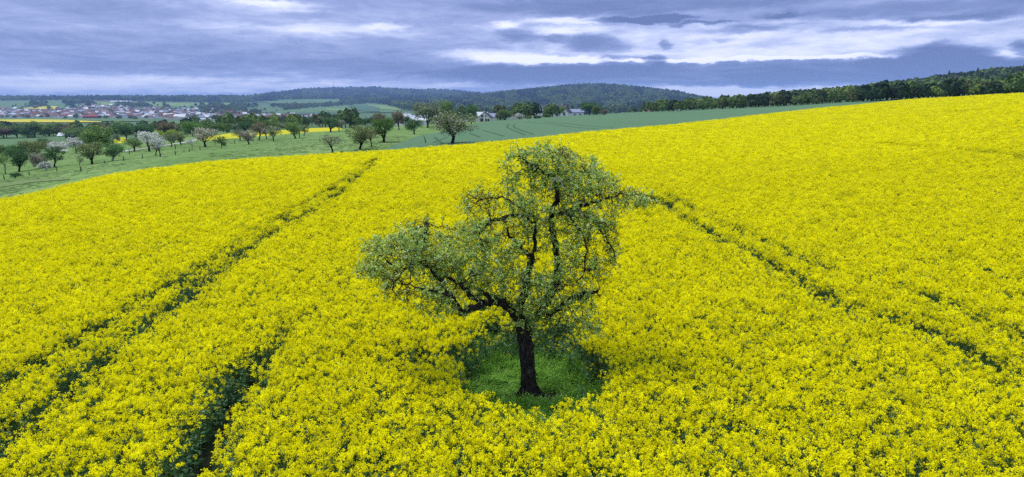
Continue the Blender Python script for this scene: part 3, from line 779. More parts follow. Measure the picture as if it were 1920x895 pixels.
# ------------------------------------------------------------------ more materials for the background
def crown_mat(name, c0, c1, fleck=None, share=0.0, trans=0.25):
    st = [(0.0, c0), (max(0.05, 1 - share - 0.02), c1)]
    if fleck: st += [(min(0.97, 1 - share), fleck), (1.0, fleck)]
    return leaf_mat(name, st, trans)
CM = {
 'fresh': crown_mat('crown_fresh_green', (0.075, 0.16, 0.035), (0.17, 0.30, 0.065)),
 'green': crown_mat('crown_green', (0.086, 0.161, 0.043), (0.204, 0.300, 0.086)),
 'dark': crown_mat('crown_dark_green', (0.051, 0.125, 0.044), (0.125, 0.237, 0.078)),
 'olive': crown_mat('crown_olive', (0.118, 0.161, 0.053), (0.257, 0.300, 0.118)),
 'grey': crown_mat('crown_grey_green', (0.129, 0.172, 0.096), (0.278, 0.321, 0.192)),
 'brown': crown_mat('crown_brown', (0.129, 0.118, 0.075), (0.278, 0.225, 0.139)),
 'yellow': crown_mat('crown_yellow_green', (0.192, 0.300, 0.043), (0.408, 0.515, 0.075)),
 'white': crown_mat('crown_blossom_white', (0.151, 0.192, 0.108), (0.429, 0.450, 0.343), (0.780, 0.780, 0.780), 0.5),
 'pink': crown_mat('crown_blossom_pink', (0.129, 0.172, 0.086), (0.321, 0.321, 0.215), (0.62, 0.54, 0.50), 0.30),
 'mixed': crown_mat('crown_part_blossom', (0.096, 0.161, 0.053), (0.257, 0.321, 0.129), (0.772, 0.707, 0.643), 0.17),
 'conifer': crown_mat('crown_conifer', (0.026, 0.064, 0.039), (0.064, 0.118, 0.064)),
}
M['stem'] = mat('distant_bark', lambda b: principled(b, (0.022, 0.018, 0.015), 0.95, spec=0.1))
M['birch'] = mat('pale_bark', lambda b: principled(b, (0.35, 0.33, 0.30), 0.9, spec=0.1))
M['wall_white'] = mat('white_render', lambda b: principled(b, (0.66, 0.66, 0.66), 0.8))
M['wall_cream'] = mat('cream_render', lambda b: principled(b, (0.6, 0.55, 0.48), 0.8))
M['roof_dark'] = mat('dark_roof', lambda b: principled(b, (0.035, 0.035, 0.05), 0.7))
M['roof_red'] = mat('red_roof', lambda b: principled(b, (0.21, 0.085, 0.07), 0.8))
M['roof_brown'] = mat('brown_roof', lambda b: principled(b, (0.17, 0.085, 0.07), 0.8))
M['roof_blue'] = mat('slate_roof', lambda b: principled(b, (0.22, 0.25, 0.36), 0.5))
M['roof_pale'] = mat('pale_roof', lambda b: principled(b, (0.46, 0.49, 0.54), 0.5))
M['glass'] = mat('window_glass', lambda b: principled(b, (0.02, 0.025, 0.04), 0.1, spec=0.6))
M['wood'] = mat('weathered_post', lambda b: principled(b, (0.05, 0.042, 0.035), 0.9))
M['path'] = mat('concrete_track', lambda b: principled(b, (0.5, 0.49, 0.46), 0.9))
M['metal'] = mat('mast_steel', lambda b: principled(b, (0.3, 0.3, 0.32), 0.5))
M['maroon'] = mat('maroon_cladding', lambda b: principled(b, (0.22, 0.02, 0.03), 0.7))
M['far_yellow'] = ground_like('far_rape', (0.50, 0.42, 0.02), (0.54, 0.46, 0.02), (0.42, 0.38, 0.03), 0.02, 0.3)
M['near_yellow'] = ground_like('mid_rape', (0.50, 0.46, 0.008), (0.56, 0.51, 0.010), (0.34, 0.34, 0.02), 0.05, 0.9)
def flat_green(n, a, b2): return ground_like(n, a, b2, tuple(x * .8 for x in a), 0.004, 0.03)
M['f_bright'] = flat_green('far_meadow_bright', (0.14, 0.23, 0.07), (0.17, 0.26, 0.09))
M['f_mid'] = flat_green('far_meadow', (0.09, 0.17, 0.07), (0.11, 0.19, 0.08))
M['f_blue'] = flat_green('far_wheat', (0.06, 0.125, 0.075), (0.075, 0.14, 0.085))
M['f_brown'] = flat_green('far_ploughed', (0.11, 0.09, 0.07), (0.14, 0.11, 0.085))

# ------------------------------------------------------------------ sheets lying on the land
def sheet(name, cols, material, lift=0.25, nu=60, nv=6, kind='structure', jag=0.0, canopy=0.0, **t):
    """cols: list of (u, v_far, v_near): a field seen between two edges, laid on the real slope"""
    us = np.array([c_[0] for c_ in cols], float)
    V_ = []
    for i, u in enumerate(np.linspace(us[0], us[-1], nu + 1)):
        vt = np.interp(u, us, [c_[1] for c_ in cols]); vb = np.interp(u, us, [c_[2] for c_ in cols])
        pt = ground_at(u, vt, canopy, n=500); pb = ground_at(u, vb, canopy, n=500)
        for j in range(nv + 1):
            t_ = j / nv
            p = np.array(pb) * (1 - t_) + np.array(pt) * t_
            if jag: p[1] += (vnoise(np.array([p[0] * .08]), np.array([3.3 * j]), 4)[0] - .5) * jag * p[1] * .01
            h_ = float(height(p[0], p[1]))
            V_.append((p[0], p[1], h_ + lift * (1 if 0 < j < nv and 0 < i < nu else 0.0 if lift > .6 and p[1] < 500 else 1)))
    F_ = [(i * (nv + 1) + j, (i + 1) * (nv + 1) + j, (i + 1) * (nv + 1) + j + 1, i * (nv + 1) + j + 1) for i in range(nu) for j in range(nv)]
    o = link(name, fast_mesh(name, V_, F_, None, True), mats=(material,))
    tag(o, kind=kind, **t); return o
# young wheat beyond the rape, right of the meadow (built in plan)
def wheat():
    us = np.linspace(722, 1702, 240); V_ = []; nv = 60
    ft = [(722, 285), (735, 281), (760, 267), (800, 255), (840, 249), (870, 241), (895, 231.5), (960, 225.5), (1000, 222.5), (1100, 217), (1210, 211.5), (1300, 207.5), (1400, 203), (1500, 198), (1600, 192), (1660, 188), (1702, 186.5)]
    tops = [ground_at(u, np.interp(u, [p[0] for p in ft], [p[1] for p in ft]), n=700) for u in us]
    ty = np.array([p.y for p in tops]); ta = np.array([p.x / p.y for p in tops])
    yy_ = np.linspace(220, 600, 120)
    for i in range(len(ty)):            # where the sight line clears the crest, the field ends at the crest
        if ty[i] > 600: ty[i] = yy_[int(np.argmax((height(ta[i] * yy_, yy_) - CAM_H) / yy_))] + 6
    ty = np.convolve(np.pad(ty, 4, 'edge'), np.ones(9) / 9, 'valid')
    for a, ytop in zip(ta, ty):
        yb = min(edge_y(a) - 3.0, ytop - .5)
        for j in range(nv + 1):
            yy = yb + (ytop - yb) * j / nv; xx = a * yy
            V_.append((xx, yy, float(height(xx, yy)) + 0.45))
    F_ = [(i * (nv + 1) + j, (i + 1) * (nv + 1) + j, (i + 1) * (nv + 1) + j + 1, i * (nv + 1) + j + 1) for i in range(len(us) - 1) for j in range(nv)]
    o = link('wheat_field', fast_mesh('wheat_field', V_, F_, None, True), mats=(M['wheat'],)); tag(o, kind='structure')
wheat()
M['rut'] = mat('wheat_wheel_rut', lambda b: principled(b, (0.045, 0.09, 0.055), 0.95, spec=.1))
def ribbon(name, pix, width, material, lift, kind='structure', sub=10):
    P_ = [ground_at(u, v, n=700) for u, v in pix]
    C_ = catmull([(p.x, p.y) for p in P_], sub)
    T_ = np.gradient(C_, axis=0); T_ /= np.linalg.norm(T_, axis=1, keepdims=True); Nn = np.stack([-T_[:, 1], T_[:, 0]], -1)
    L_ = C_ + Nn * width / 2; R2 = C_ - Nn * width / 2
    V_ = np.concatenate([np.column_stack([L_, height(L_[:, 0], L_[:, 1]) + lift]), np.column_stack([R2, height(R2[:, 0], R2[:, 1]) + lift])])
    n_ = len(C_); i_ = np.arange(n_ - 1)
    o = link(name, fast_mesh(name, V_, np.stack([i_, i_ + 1, i_ + 1 + n_, i_ + n_], -1), None, True), mats=(material,))
    tag(o, kind=kind); return o
for pix in ([(985, 258), (962, 248), (952, 243), (951, 240), (954, 235)], [(1000, 256), (976, 248), (964, 242), (963, 238), (966, 235)],
            [(1120, 246), (1060, 240), (1010, 234), (985, 231)], [(1150, 243), (1080, 237.5), (1020, 231)],
            [(945, 260), (925, 254), (905, 248)], [(838, 262), (828, 266), (812, 272)], [(815, 262), (822, 268), (830, 274)], [(900, 262), (888, 257), (880, 254)],
            [(1500, 199.5), (1400, 205.5), (1300, 210.5), (1200, 215.5), (1100, 221)], [(1480, 203), (1380, 209.5), (1260, 216.5), (1150, 223)]):
    ribbon('wheel_rut', pix, 0.55 if pix[0][0] < 1400 else 0.35, M['rut'], 0.47)
ribbon('farm_track', [(225, 286), (245, 282.5), (276, 278.4), (300, 274.5), (315, 272.3), (351, 266.5), (372, 262)], 2.8, M['path'], 0.10)
ribbon('farm_track', [(88, 280), (108, 281), (124, 283)], 2.2, M['path'], 0.10)

# fields of the valley, far to near
sheet('far_hill_meadow', [(-260, 186, 204), (0, 190, 205), (110, 189, 204), (120, 189.5, 203), (300, 192, 203), (450, 194, 206)], M['f_mid'], 1.5, 50, 8)
sheet('far_hill_meadow', [(150, 190.5, 198), (230, 191, 200), (330, 193.5, 200), (460, 194, 204)], M['f_bright'], 2.2, 40, 4)
sheet('ploughed_field', [(160, 188.5, 190.5), (210, 189, 192.5), (260, 190, 192.5)], M['f_brown'], 2.6, 20, 2)
sheet('yellow_field', [(22, 205.0, 205.3), (60, 202.5, 206.3), (100, 200.2, 207), (113, 201.5, 206), (114, 203.0, 205.4)], M['far_yellow'], 2.5, 24, 3)
sheet('yellow_field', [(-200, 226, 231), (0, 225.5, 230.5), (60, 225, 231), (120, 226, 231), (190, 229.3, 230.6)], M['far_yellow'], 1.5, 40, 3)
sheet('valley_meadow', [(-200, 222, 226), (0, 221.8, 225.6), (110, 222.8, 226), (220, 225.3, 229), (280, 225.8, 228.5)], M['f_mid'], 1.2, 40, 3)
sheet('valley_meadow', [(-200, 252, 276), (0, 251, 274), (60, 249, 270), (122, 246, 262)], M['f_mid'], 0.9, 30, 6)
sheet('far_hill_meadow', [(480, 189.5, 192), (520, 188, 195), (600, 186.5, 196), (640, 187.5, 192)], M['f_mid'], 3, 30, 4)
sheet('far_hill_meadow', [(640, 187.5, 189), (690, 188, 190.2)], M['f_bright'], 4, 14, 2)
sheet('valley_meadow', [(516, 210, 217), (560, 206, 216), (620, 201, 214), (700, 196.5, 212), (752, 196, 212)], M['f_mid'], 2.0, 40, 6)
sheet('valley_meadow', [(612, 205, 209), (670, 206, 211)], M['f_bright'], 3.2, 20, 3)
sheet('valley_meadow', [(690, 197.5, 204.5), (752, 200, 209)], M['f_bright'], 3.2, 20, 3)
sheet('wheat_slope', [(520, 214, 219), (600, 211.5, 218.5), (671, 212, 218)], M['f_blue'], 3.2, 20, 3)
sheet('wheat_slope', [(655, 199.5, 208), (690, 199, 211), (712, 204, 211)], M['f_blue'], 3.6, 20, 3)
sheet('valley_meadow', [(300, 229, 234), (400, 229, 234), (480, 229, 233)], M['f_mid'], 1.0, 20, 3)
sheet('yellow_field', [(214, 258, 268), (226, 258, 269), (240, 259, 266)], M['near_yellow'], 0.8, 12, 5)
sheet('yellow_field', [(372, 260.5, 264), (395, 258.5, 263), (430, 253, 260), (470, 250.5, 257.5), (500, 248.5, 254.5), (540, 246, 251.5), (580, 243, 248), (620, 241.5, 246.3), (641, 241.2, 244)], M['near_yellow'], 0.8, 60, 6)
sheet('rough_grass', [(-260, 352, 372), (0, 345, 352), (60, 338, 343), (130, 334, 337.5)], ground_like('dry_grass', (0.15, 0.20, 0.075), (0.20, 0.24, 0.10), (0.10, 0.16, 0.05), .1, .8), 0.08, 30, 4)

# ------------------------------------------------------------------ tree kinds (unit height, unit crown width)
def tree_meshes(seed, crown_lo=0.28, blobs=24, per=95, leaf=0.045, squash=1.0, forks=6, lean=0.0, trunk_r=0.035, dome=1.0):
    rng = np.random.default_rng(seed)
    q = Q4()
    fork = np.array([lean, 0, crown_lo * 0.85])
    q.tube([(0, 0, -0.03), (lean * .3, 0, crown_lo * .4), fork], [trunk_r * 1.35, trunk_r, trunk_r * .9], 6, 0, .08, rng=rng)
    C0 = np.array([lean, 0, crown_lo + (1 - crown_lo) * 0.48])
    rz = (1 - crown_lo) * 0.5; rx = 0.5
    B = []
    for k in range(blobs):
        d = rng.normal(size=3); d /= np.linalg.norm(d)
        r_ = rng.uniform(.35, .92)
        p = C0 + d * r_ * np.array([rx * .86, rx * .86, rz * .86])
        if p[2] < C0[2]: p[:2] = C0[:2] + (p[:2] - C0[:2]) * (1.0 if dome > .9 else .8)
        B.append((p, rng.uniform(.10, .19)))
    for k in range(forks):
        p = B[k * blobs // forks][0]
        mid = fork * .45 + p * .55 + rng.normal(0, .03, 3) + [0, 0, .03]
        q.tube([fork - [0, 0, .03], fork * .75 + mid * .25 + rng.normal(0, .012, 3), mid, p], [trunk_r * .7, trunk_r * .5, trunk_r * .32, .006], 5, 0, .1, rng=rng)
        for _ in range(2):
            p2 = B[rng.integers(blobs)][0]
            if np.linalg.norm((p2 - mid)) < .35: q.tube([mid, (mid + p2) / 2 + rng.normal(0, .02, 3), p2], [trunk_r * .25, .007, .003], 4, 0, rng=rng)
    f = Q4()
    for p, r_ in B:
        n_ = int(per * (r_ / .15) ** 2)
        d = rng.normal(size=(n_, 3)); d /= np.linalg.norm(d, axis=1, keepdims=True)
        rr_ = r_ * rng.uniform(.3, 1.15, (n_, 1)) ** .7
        C = p + d * rr_ * np.array([1, 1, .8 * squash * (1 - crown_lo) * 1.25])
        f.quads(C, d + rng.normal(size=(n_, 3)) * .7 + [0, 0, .3], leaf * rng.uniform(.6, 1.4, n_), .8, 0, True, rng=rng)
    return q.mesh('trunk_form', True), f.mesh('crown_form')
PROTO = [tree_meshes(10 + k, lo, bl, per, lf_, 1.0, fk, ln, tr) for k, (lo, bl, per, lf_, fk, ln, tr) in enumerate([
    (.24, 26, 85, .040, 6, .02, .030), (.20, 30, 90, .040, 7, -.04, .034), (.28, 22, 75, .042, 6, .06, .028), (.20, 32, 80, .038, 7, 0, .036),
    (.16, 28, 120, .042, 5, .0, .028), (.10, 30, 130, .040, 5, .03, .025), (.32, 15, 45, .045, 5, -.03, .02), (.30, 24, 55, .036, 8, .03, .028)])]
BUSH = [tree_meshes(60 + k, .04, 22, 110, .06, 1.0, 4, 0, .03) for k in range(3)]
for a_, b_ in PROTO + BUSH: a_.materials.append(M['stem']); b_.materials.append(CM['green'])
def conifer_mesh(seed):
    rng = np.random.default_rng(seed); q = Q4(); q.tube([(0, 0, -.02), (0, 0, .95)], [.03, .008], 5)
    f = Q4(); n_ = 1500; h_ = rng.uniform(.08, 1, n_) ; b = rng.uniform(0, 6.28, n_); lay = .75 + .25 * np.sin(h_ * 60)
    r_ = (1 - h_) * .5 * lay * np.sqrt(rng.uniform(.25, 1, n_))
    C = np.stack([r_ * np.cos(b), r_ * np.sin(b), h_ - .1 * r_], -1)
    f.quads(C, np.stack([np.cos(b) * .6, np.sin(b) * .6, np.ones(n_)], -1), .05, .6, 0, True, rng=rng)
    a_, b_ = q.mesh('conifer_trunk'), f.mesh('conifer_crown'); a_.materials.append(M['stem']); b_.materials.append(CM['conifer']); return a_, b_
CON = [conifer_mesh(5), conifer_mesh(6)]
_first = {}
def put_tree(name, u, vb, vt, w, kind, label, proto=None, group=None, cat='tree', pale=False, depth=None, rng=random):
    """a tree whose foot stands where the sight line (u, vb) meets the land; its size follows from its distance"""
    p = ground_at(u, vb) if depth is None else None
    if p is None:
        d = pix_dir(u, vb); p = Vector((depth * d[0] / d[1], depth, 0)); p.z = float(height(p.x, p.y))
    d = pix_dir(u, vt); top = CAM_H + p.y * d[2] / d[1]
    H = max(1.0, top - p.z)
    t_ = math.hypot(p.y, 8 - p.z); Wd = w / FPX * p.y * 1.01
    if isinstance(proto, tuple): tm, cm_ = proto
    else: tm, cm_ = PROTO[proto if proto is not None else rng.randrange(6)]
    root = empty(name, p, rng.uniform(-.5, .5) + (math.pi if rng.random() < .5 else 0))
    root.scale = (Wd, Wd, H)
    for nm, me, mt in (('trunk', tm, M['birch'] if pale else M['stem']), ('crown', cm_, CM[kind])):
        o = bpy.data.objects.new(nm, me); S.collection.objects.link(o); o.parent = root
        o.material_slots[0].link = 'OBJECT'; o.material_slots[0].material = mt
    if cat == 'bush': pass
    tag(root, label, cat, group)
    return root
G = 'orchard trees on the meadow left of the field'
ORCH = [
 (10, 327, 283, 30, 'green', 'small green orchard tree at the left frame edge, nearest the yellow field', 6),
 (36, 322, 277, 42, 'dark', 'dark green orchard tree with a few blossoms, second from the left edge', 1),
 (60, 303, 261, 44, 'olive', 'light olive orchard tree standing behind the dark tree at far left', 3),
 (76, 316, 286, 34, 'pink', 'low pinkish blossoming tree between two dark green trees', 5),
 (86, 320, 304, 24, 'white', 'small white blossoming bush low on the meadow', BUSH[0]),
 (102, 314, 275, 40, 'dark', 'dark green leaning orchard tree right of the white bush', 2),
 (28, 306, 270, 34, 'dark', 'dark olive tree behind the trees at the left edge', 4),
 (110, 287, 266, 38, 'white', 'wide white blossoming hedge tree with no visible trunk', 5),
 (143, 288, 256, 32, 'white', 'rounded white blossoming tree left of the tall birch', 4),
 (90, 283, 264, 44, 'olive', 'olive bushy tree behind the white blossoming hedge', 5),
 (151, 318, 290, 16, 'mixed', 'thin young tree alone on the grass', 6),
 (173, 308, 264, 46, 'olive', 'upright olive green tree with thick dark trunk', 3),
 (183, 290, 231, 64, 'green', 'tall broad tree rising above its neighbours in the orchard', 4),
 (211, 302, 267, 48, 'dark', 'dark green spreading tree with a pale trunk foot', 1),
 (252, 284, 255, 42, 'green', 'green orchard tree just right of the little yellow field', 0),
 (280, 284, 242, 46, 'white', 'tallest white blossoming tree in front of the pale farm track', 3),
 (292, 292, 258, 30, 'mixed', 'grey-green half blossoming tree with forked trunk below the track', 2),
 (301, 294, 250, 36, 'white', 'white blossoming tree with slim trunk, lowest below the track', 7),
 (322, 275, 247, 30, 'grey', 'grey-green tree on the far side of the farm track', 0),
 (340, 272, 246, 30, 'olive', 'olive tree with a crooked dark trunk beside the farm track', 1),
 (360, 281, 256, 24, 'white', 'small white blossoming tree right of the farm track', 6),
 (385, 276, 235, 56, 'pink', 'wide pinkish blossoming tree with umbrella crown', 0),
 (404, 273, 257, 14, 'grey', 'very small thin tree beside the wide pink one', 6),
 (415, 277, 255, 24, 'green', 'small round green tree with a low bush at its foot', 2),
 (450, 264, 240, 30, 'grey', 'grey-green tree left of a pinkish tree along the yellow strip', 0),
 (467, 271, 242, 38, 'pink', 'pinkish blossoming tree standing before the yellow strip', 1),
 (476, 267, 246, 14, 'grey', 'thin young tree right of the pinkish one', 6),
 (486, 263, 228, 38, 'brown', 'tall brownish tree at the yellow strip', 2),
 (500, 261, 235, 28, 'pink', 'slim pink blossoming tree before the yellow strip', 7),
 (513, 265, 232, 34, 'mixed', 'grey-green part blossoming tree with straight trunk', 0),
 (554, 260, 226, 40, 'green', 'leafy green tree with several thin trunks', 1),
 (562, 258.5, 229, 24, 'mixed', 'narrow half blossoming tree touching the leafy green one', 7),
 (570, 255, 233, 24, 'olive', 'small olive tree left of the dark hedge', 2),
 (620, 248, 217, 38, 'dark', 'dark full-crowned tree in front of the right end of the yellow strip', 3),
 (636, 247, 221, 26, 'pink', 'reddish tree overlapping the dark full-crowned one', 0),
 (624, 287, 246, 56, 'mixed', 'low wide white-flecked tree close behind the edge of the field', 7),
 (675, 281, 229, 60, 'olive', 'wide brown-green tree with dark trunk close behind the field edge', 1),
 (697, 276, 235, 32, 'brown', 'greyish bare-looking tree right behind the wide brown-green one', 7),
 (720, 267, 215, 58, 'fresh', 'bright fresh green round tree with a bent trunk', 3),
 (777, 252, 219, 40, 'dark', 'dark green flat-topped tree at the corner of the wheat', 0),
]
for (u, vb, vt, w, k_, lab, pr) in ORCH:
    put_tree('orchard_tree', u, vb, vt - (2 if u < 240 else 0), w * (1.22 if u < 240 else 1.08), k_, lab, pr, G, pale=('pale trunk' in lab))
BIG = tree_meshes(991, .30, 44, 120, .026, 1, 11, .03, .030)
BIG[0].materials.append(M['stem']); BIG[1].materials.append(CM['mixed'])
put_tree('apple_tree', 848, 274, 204, 104, 'mixed', 'large spreading apple tree speckled with blossom beside the wheat', BIG)
BACK = [
 (711, 246, 208, 32, 'brown', 'reddish brown tree behind the bright green tree', 4), (748, 244, 204, 34, 'brown', 'brown leafed tree left of the pale roofed house', 4),
 (802, 240, 186, 66, 'grey', 'big grey-green tree rising left behind the large apple tree', 4), (832, 238, 184, 50, 'green', 'tall green tree directly behind the large apple tree', 5),
 (884, 234, 191, 28, 'dark', 'tall dark green tree left of the white gabled house', 4), (773, 246, 226, 30, 'green', 'green bush tree by the houses left of the large apple tree', 5),
 (948, 227, 203, 36, 'green', 'bushy green tree right of the white gabled house', 5), (933, 228, 209, 14, 'grey', 'grey-green tree touching the right side of the white gabled house', 4),
 (974, 226, 211, 20, 'white', 'white blossoming bush between the houses', BUSH[1]),
 (1046, 220, 197, 34, 'fresh', 'round green tree behind the house with the dark blue roof', 4),
 (1105, 217.5, 188, 46, 'dark', 'large dark green tree standing alone at the wheat field edge', 4),
 (1120, 217, 196, 26, 'green', 'lighter green tree leaning against the large dark one', 5),
 (1132, 217, 205, 18, 'brown', 'brownish bush right of the large dark tree', BUSH[2]),
 (585, 237, 216, 24, 'dark', 'dark green tree at the left end of the dark hedge', 4), (598, 237, 214, 26, 'dark', 'dark green tree, tallest of the dark hedge', 5), (574, 238, 221, 22, 'dark', 'brown-topped dark tree beside the yellow strip', 5),
 (648, 240, 216, 26, 'green', 'green tree behind the reddish tree', 4), (664, 240, 218, 26, 'green', 'green tree in the row above the wide brown-green tree', 5), (690, 240, 218, 22, 'dark', 'dark tree left of the white gable wall', 4),
 (655, 238, 212, 22, 'grey', 'grey-green tree in the row behind the orchard', 4), (730, 246, 222, 24, 'grey', 'grey bush behind the bright green tree', 5),
 (760, 240, 214, 22, 'dark', 'dark tree in front of the slate roofed house', 4),
]
for (u, vb, vt, w, k_, lab, pr) in BACK:
    put_tree('broadleaf_tree', u, vb, vt, w, k_, lab, pr, 'trees around the houses and the yellow strip')
put_tree('conifer', 912, 229, 201, 14, 'conifer', 'dark pointed conifer behind the white gabled house', CON[0], depth=430)
for (u, vb, vt, w, k_, lab) in [(420, 275, 270, 12, 'fresh', 'low green bush at the foot of the small round tree'), (299, 272, 241, 30, 'yellow', 'yellow-green bush behind the tall white blossoming tree'),
        (326, 268, 240, 28, 'yellow', 'yellow-green bush right of its twin, behind the farm track'), (220, 268, 249, 16, 'grey', 'small grey willow bush by the little yellow field'),
        (991, 224.5, 216, 18, 'green', 'trimmed green hedge bush left of the dark one'), (1007, 224, 215.5, 20, 'dark', 'dark hedge bush beside the white chimney house'), (1026, 222, 213, 26, 'fresh', 'green bush left of the house with the dark blue roof'),
        (30, 334, 329, 26, 'dark', 'low dark weeds bush under the leftmost trees')]:
    put_tree('bush', u, vb, vt, w, k_, lab, BUSH[int(u) % 3], cat='bush')
# band of tall trees across the valley bottom left
rb = random.Random(5)
VB = 'tall trees in the belt across the valley bottom'
ORD = ['first', 'second', 'third', 'fourth', 'fifth', 'sixth', 'seventh', 'eighth', 'ninth', 'tenth', 'eleventh', 'twelfth', 'thirteenth', 'fourteenth', 'fifteenth', 'sixteenth', 'seventeenth', 'eighteenth', 'nineteenth', 'twentieth']
_cn = {}
def nth(k):
    _cn[k] = _cn.get(k, 0) + 1
    return ORD[min(_cn[k] - 1, 19)]
for (u, vb, vt, w, k_) in [(-20, 262, 232, 44, 'brown'), (8, 262, 236, 40, 'brown'), (33, 261, 232, 36, 'green'), (66, 260, 224, 46, 'green'), (52, 261, 234, 34, 'dark'), (92, 258, 231, 34, 'green'), (108, 257, 226, 34, 'green'), (122, 257, 231, 28, 'brown'),
        (135, 263, 238, 40, 'green'), (155, 266, 236, 40, 'green'), (205, 259, 232, 34, 'brown'), (222, 263, 228, 34, 'dark'), (238, 264, 229, 36, 'dark'), (256, 262, 229, 38, 'dark'), (276, 260, 230, 36, 'dark'), (292, 256, 230, 30, 'dark'),
        (314, 258, 225, 42, 'brown'), (334, 255, 229, 30, 'olive'), (362, 256, 224, 46, 'fresh'), (378, 254, 228, 30, 'green'), (406, 252, 228, 34, 'green'), (425, 250, 229, 28, 'green'), (442, 248, 230, 28, 'grey'), (461, 248, 226, 32, 'dark'), (478, 247, 231, 24, 'olive'),
        (508, 247, 223, 34, 'green'), (526, 245, 229, 28, 'grey'), (541, 244, 228, 28, 'green'), (438, 232, 217, 40, 'brown'), (420, 232, 216, 26, 'brown'), (350, 248, 229, 26, 'olive'),
        (12, 296, 270, 34, 'dark'), (44, 290, 272, 28, 'dark'), (66, 284, 265, 28, 'dark'), (-12, 300, 266, 40, 'olive'), (84, 276, 258, 26, 'dark')]:
    lab = {'brown': 'brownish just-leafing tall tree in the tree belt between the orchard and the valley village', 'green': 'mid green tall tree in the tree belt between the orchard and the valley village', 'dark': 'dark green tall tree in the tree belt between the orchard and the valley village',
           'olive': 'olive green tall tree in the tree belt between the orchard and the valley village', 'fresh': 'broad bright green tree, roundest of the tree belt behind the pink orchard tree', 'grey': 'grey-green tall tree in the tree belt between the orchard and the valley village'}[k_]
    if vb > 270: lab = 'dark bushy tree behind the leftmost orchard trees below the barn' if k_ == 'dark' else 'olive bushy tree at the left frame edge below the barn'
    if k_ != 'fresh': lab = lab.replace('in the tree belt between the orchard and the valley village', '').strip() + (', %s such from left in the belt before the village' % nth(k_ + 'v') if vb < 270 else ', %s from the left' % nth(k_ + 'b'))
    put_tree('valley_tree', u, vb, vt, w * 1.1, k_, lab, rb.choice([4, 5]), VB, rng=rb)

# row of hedge and forest-edge trees beyond the wheat and along the top of the rape
HB = 'trees of the forest edge beyond the wheat'
u = 1180.0
while u < 1960:
    vb = np.interp(u, [1180, 1230, 1300, 1400, 1500, 1600, 1700, 1800, 1930], [211, 212, 208, 203.5, 198.5, 193, 188, 183, 178])
    hgt = np.interp(u, [1180, 1230, 1260, 1330, 1400, 1480, 1600, 1700, 1800, 1930], [9, 11, 15, 16, 16, 16, 19, 25, 31, 39])
    k_ = rb.choice(['green', 'green', 'fresh', 'olive', 'dark']) if u < 1450 else rb.choice(['green', 'dark', 'green', 'olive', 'dark'])
    if 1290 < u < 1420 and rb.random() < .4: k_ = 'yellow'
    hh = hgt * rb.uniform(.82, 1.1)
    lab = {'green': 'mid green', 'fresh': 'fresh green', 'olive': 'olive green', 'dark': 'dark green', 'yellow': 'yellowish green'}[k_] + (' bushy tree, %s such from left in the hedge behind the wheat' % nth(k_ + 'h') if u < 1450 else ' broad tree, %s such from left along the right forest edge' % nth(k_ + 'f'))
    put_tree('forest_edge_tree', u, vb, vb - hh, hh * rb.uniform(1.0, 1.35), k_, lab, rb.choice([4, 5, 5, BUSH[0], BUSH[1]]), HB, depth=float(np.interp(u, [1180, 1450, 1700, 1960], [470, 440, 430, 430])) + rb.uniform(-8, 14), rng=rb)
    u += rb.uniform(7, 11) * (1.0 if u < 1600 else 1.25)

# ------------------------------------------------------------------ far woods: one mass each
WM = {
 'green': crown_mat('wood_green', (0.055, 0.105, 0.03), (0.14, 0.21, 0.06)), 'olive': crown_mat('wood_olive', (0.06, 0.085, 0.03), (0.14, 0.16, 0.06)),
 'dark': crown_mat('wood_dark', (0.018, 0.042, 0.022), (0.045, 0.085, 0.04)), 'conifer': crown_mat('wood_conifer', (0.012, 0.03, 0.02), (0.03, 0.055, 0.035)),
 'fresh': crown_mat('wood_fresh', (0.09, 0.15, 0.035), (0.19, 0.27, 0.06)) }
def crown_lump(name, seed, kind, tall=1.0):
    rng = np.random.default_rng(seed); q = Q4()
    n_ = 110
    d = rng.normal(size=(n_, 3)); d /= np.linalg.norm(d, axis=1, keepdims=True); d[:, 2] = np.abs(d[:, 2]) * 1.3 - .35
    lump = 1 + .22 * np.sin(d[:, 0] * 5 + seed) * np.cos(d[:, 1] * 4 + seed * 2)
    if kind == 'conifer':
        h_ = rng.uniform(0, 1, n_); b = rng.uniform(0, 6.28, n_); r_ = (1 - h_) * .32
        C = np.stack([r_ * np.cos(b), r_ * np.sin(b), h_ * 1.25], -1); Nn = np.stack([np.cos(b), np.sin(b), .5 + 0 * b], -1); sz = .24
    else:
        C = d * lump[:, None] * np.array([.5, .5, .42]) + [0, 0, .55]; Nn = d + rng.normal(size=(n_, 3)) * .35; sz = .27
    q.quads(C, Nn, sz * rng.uniform(.7, 1.3, n_), .9, 0, True, rng=rng)
    q.tube([(0, 0, -.1), (0, 0, .5)], [.05, .04], 4)
    me = q.mesh('wood_tree'); me.materials.append(WM[kind])
    return bpy.data.objects.new(name, me)
WP = [crown_lump('wood_%02d' % k, 50 + k, kd_) for k, kd_ in enumerate(['green', 'green', 'olive', 'dark', 'dark', 'conifer', 'conifer', 'fresh'])]
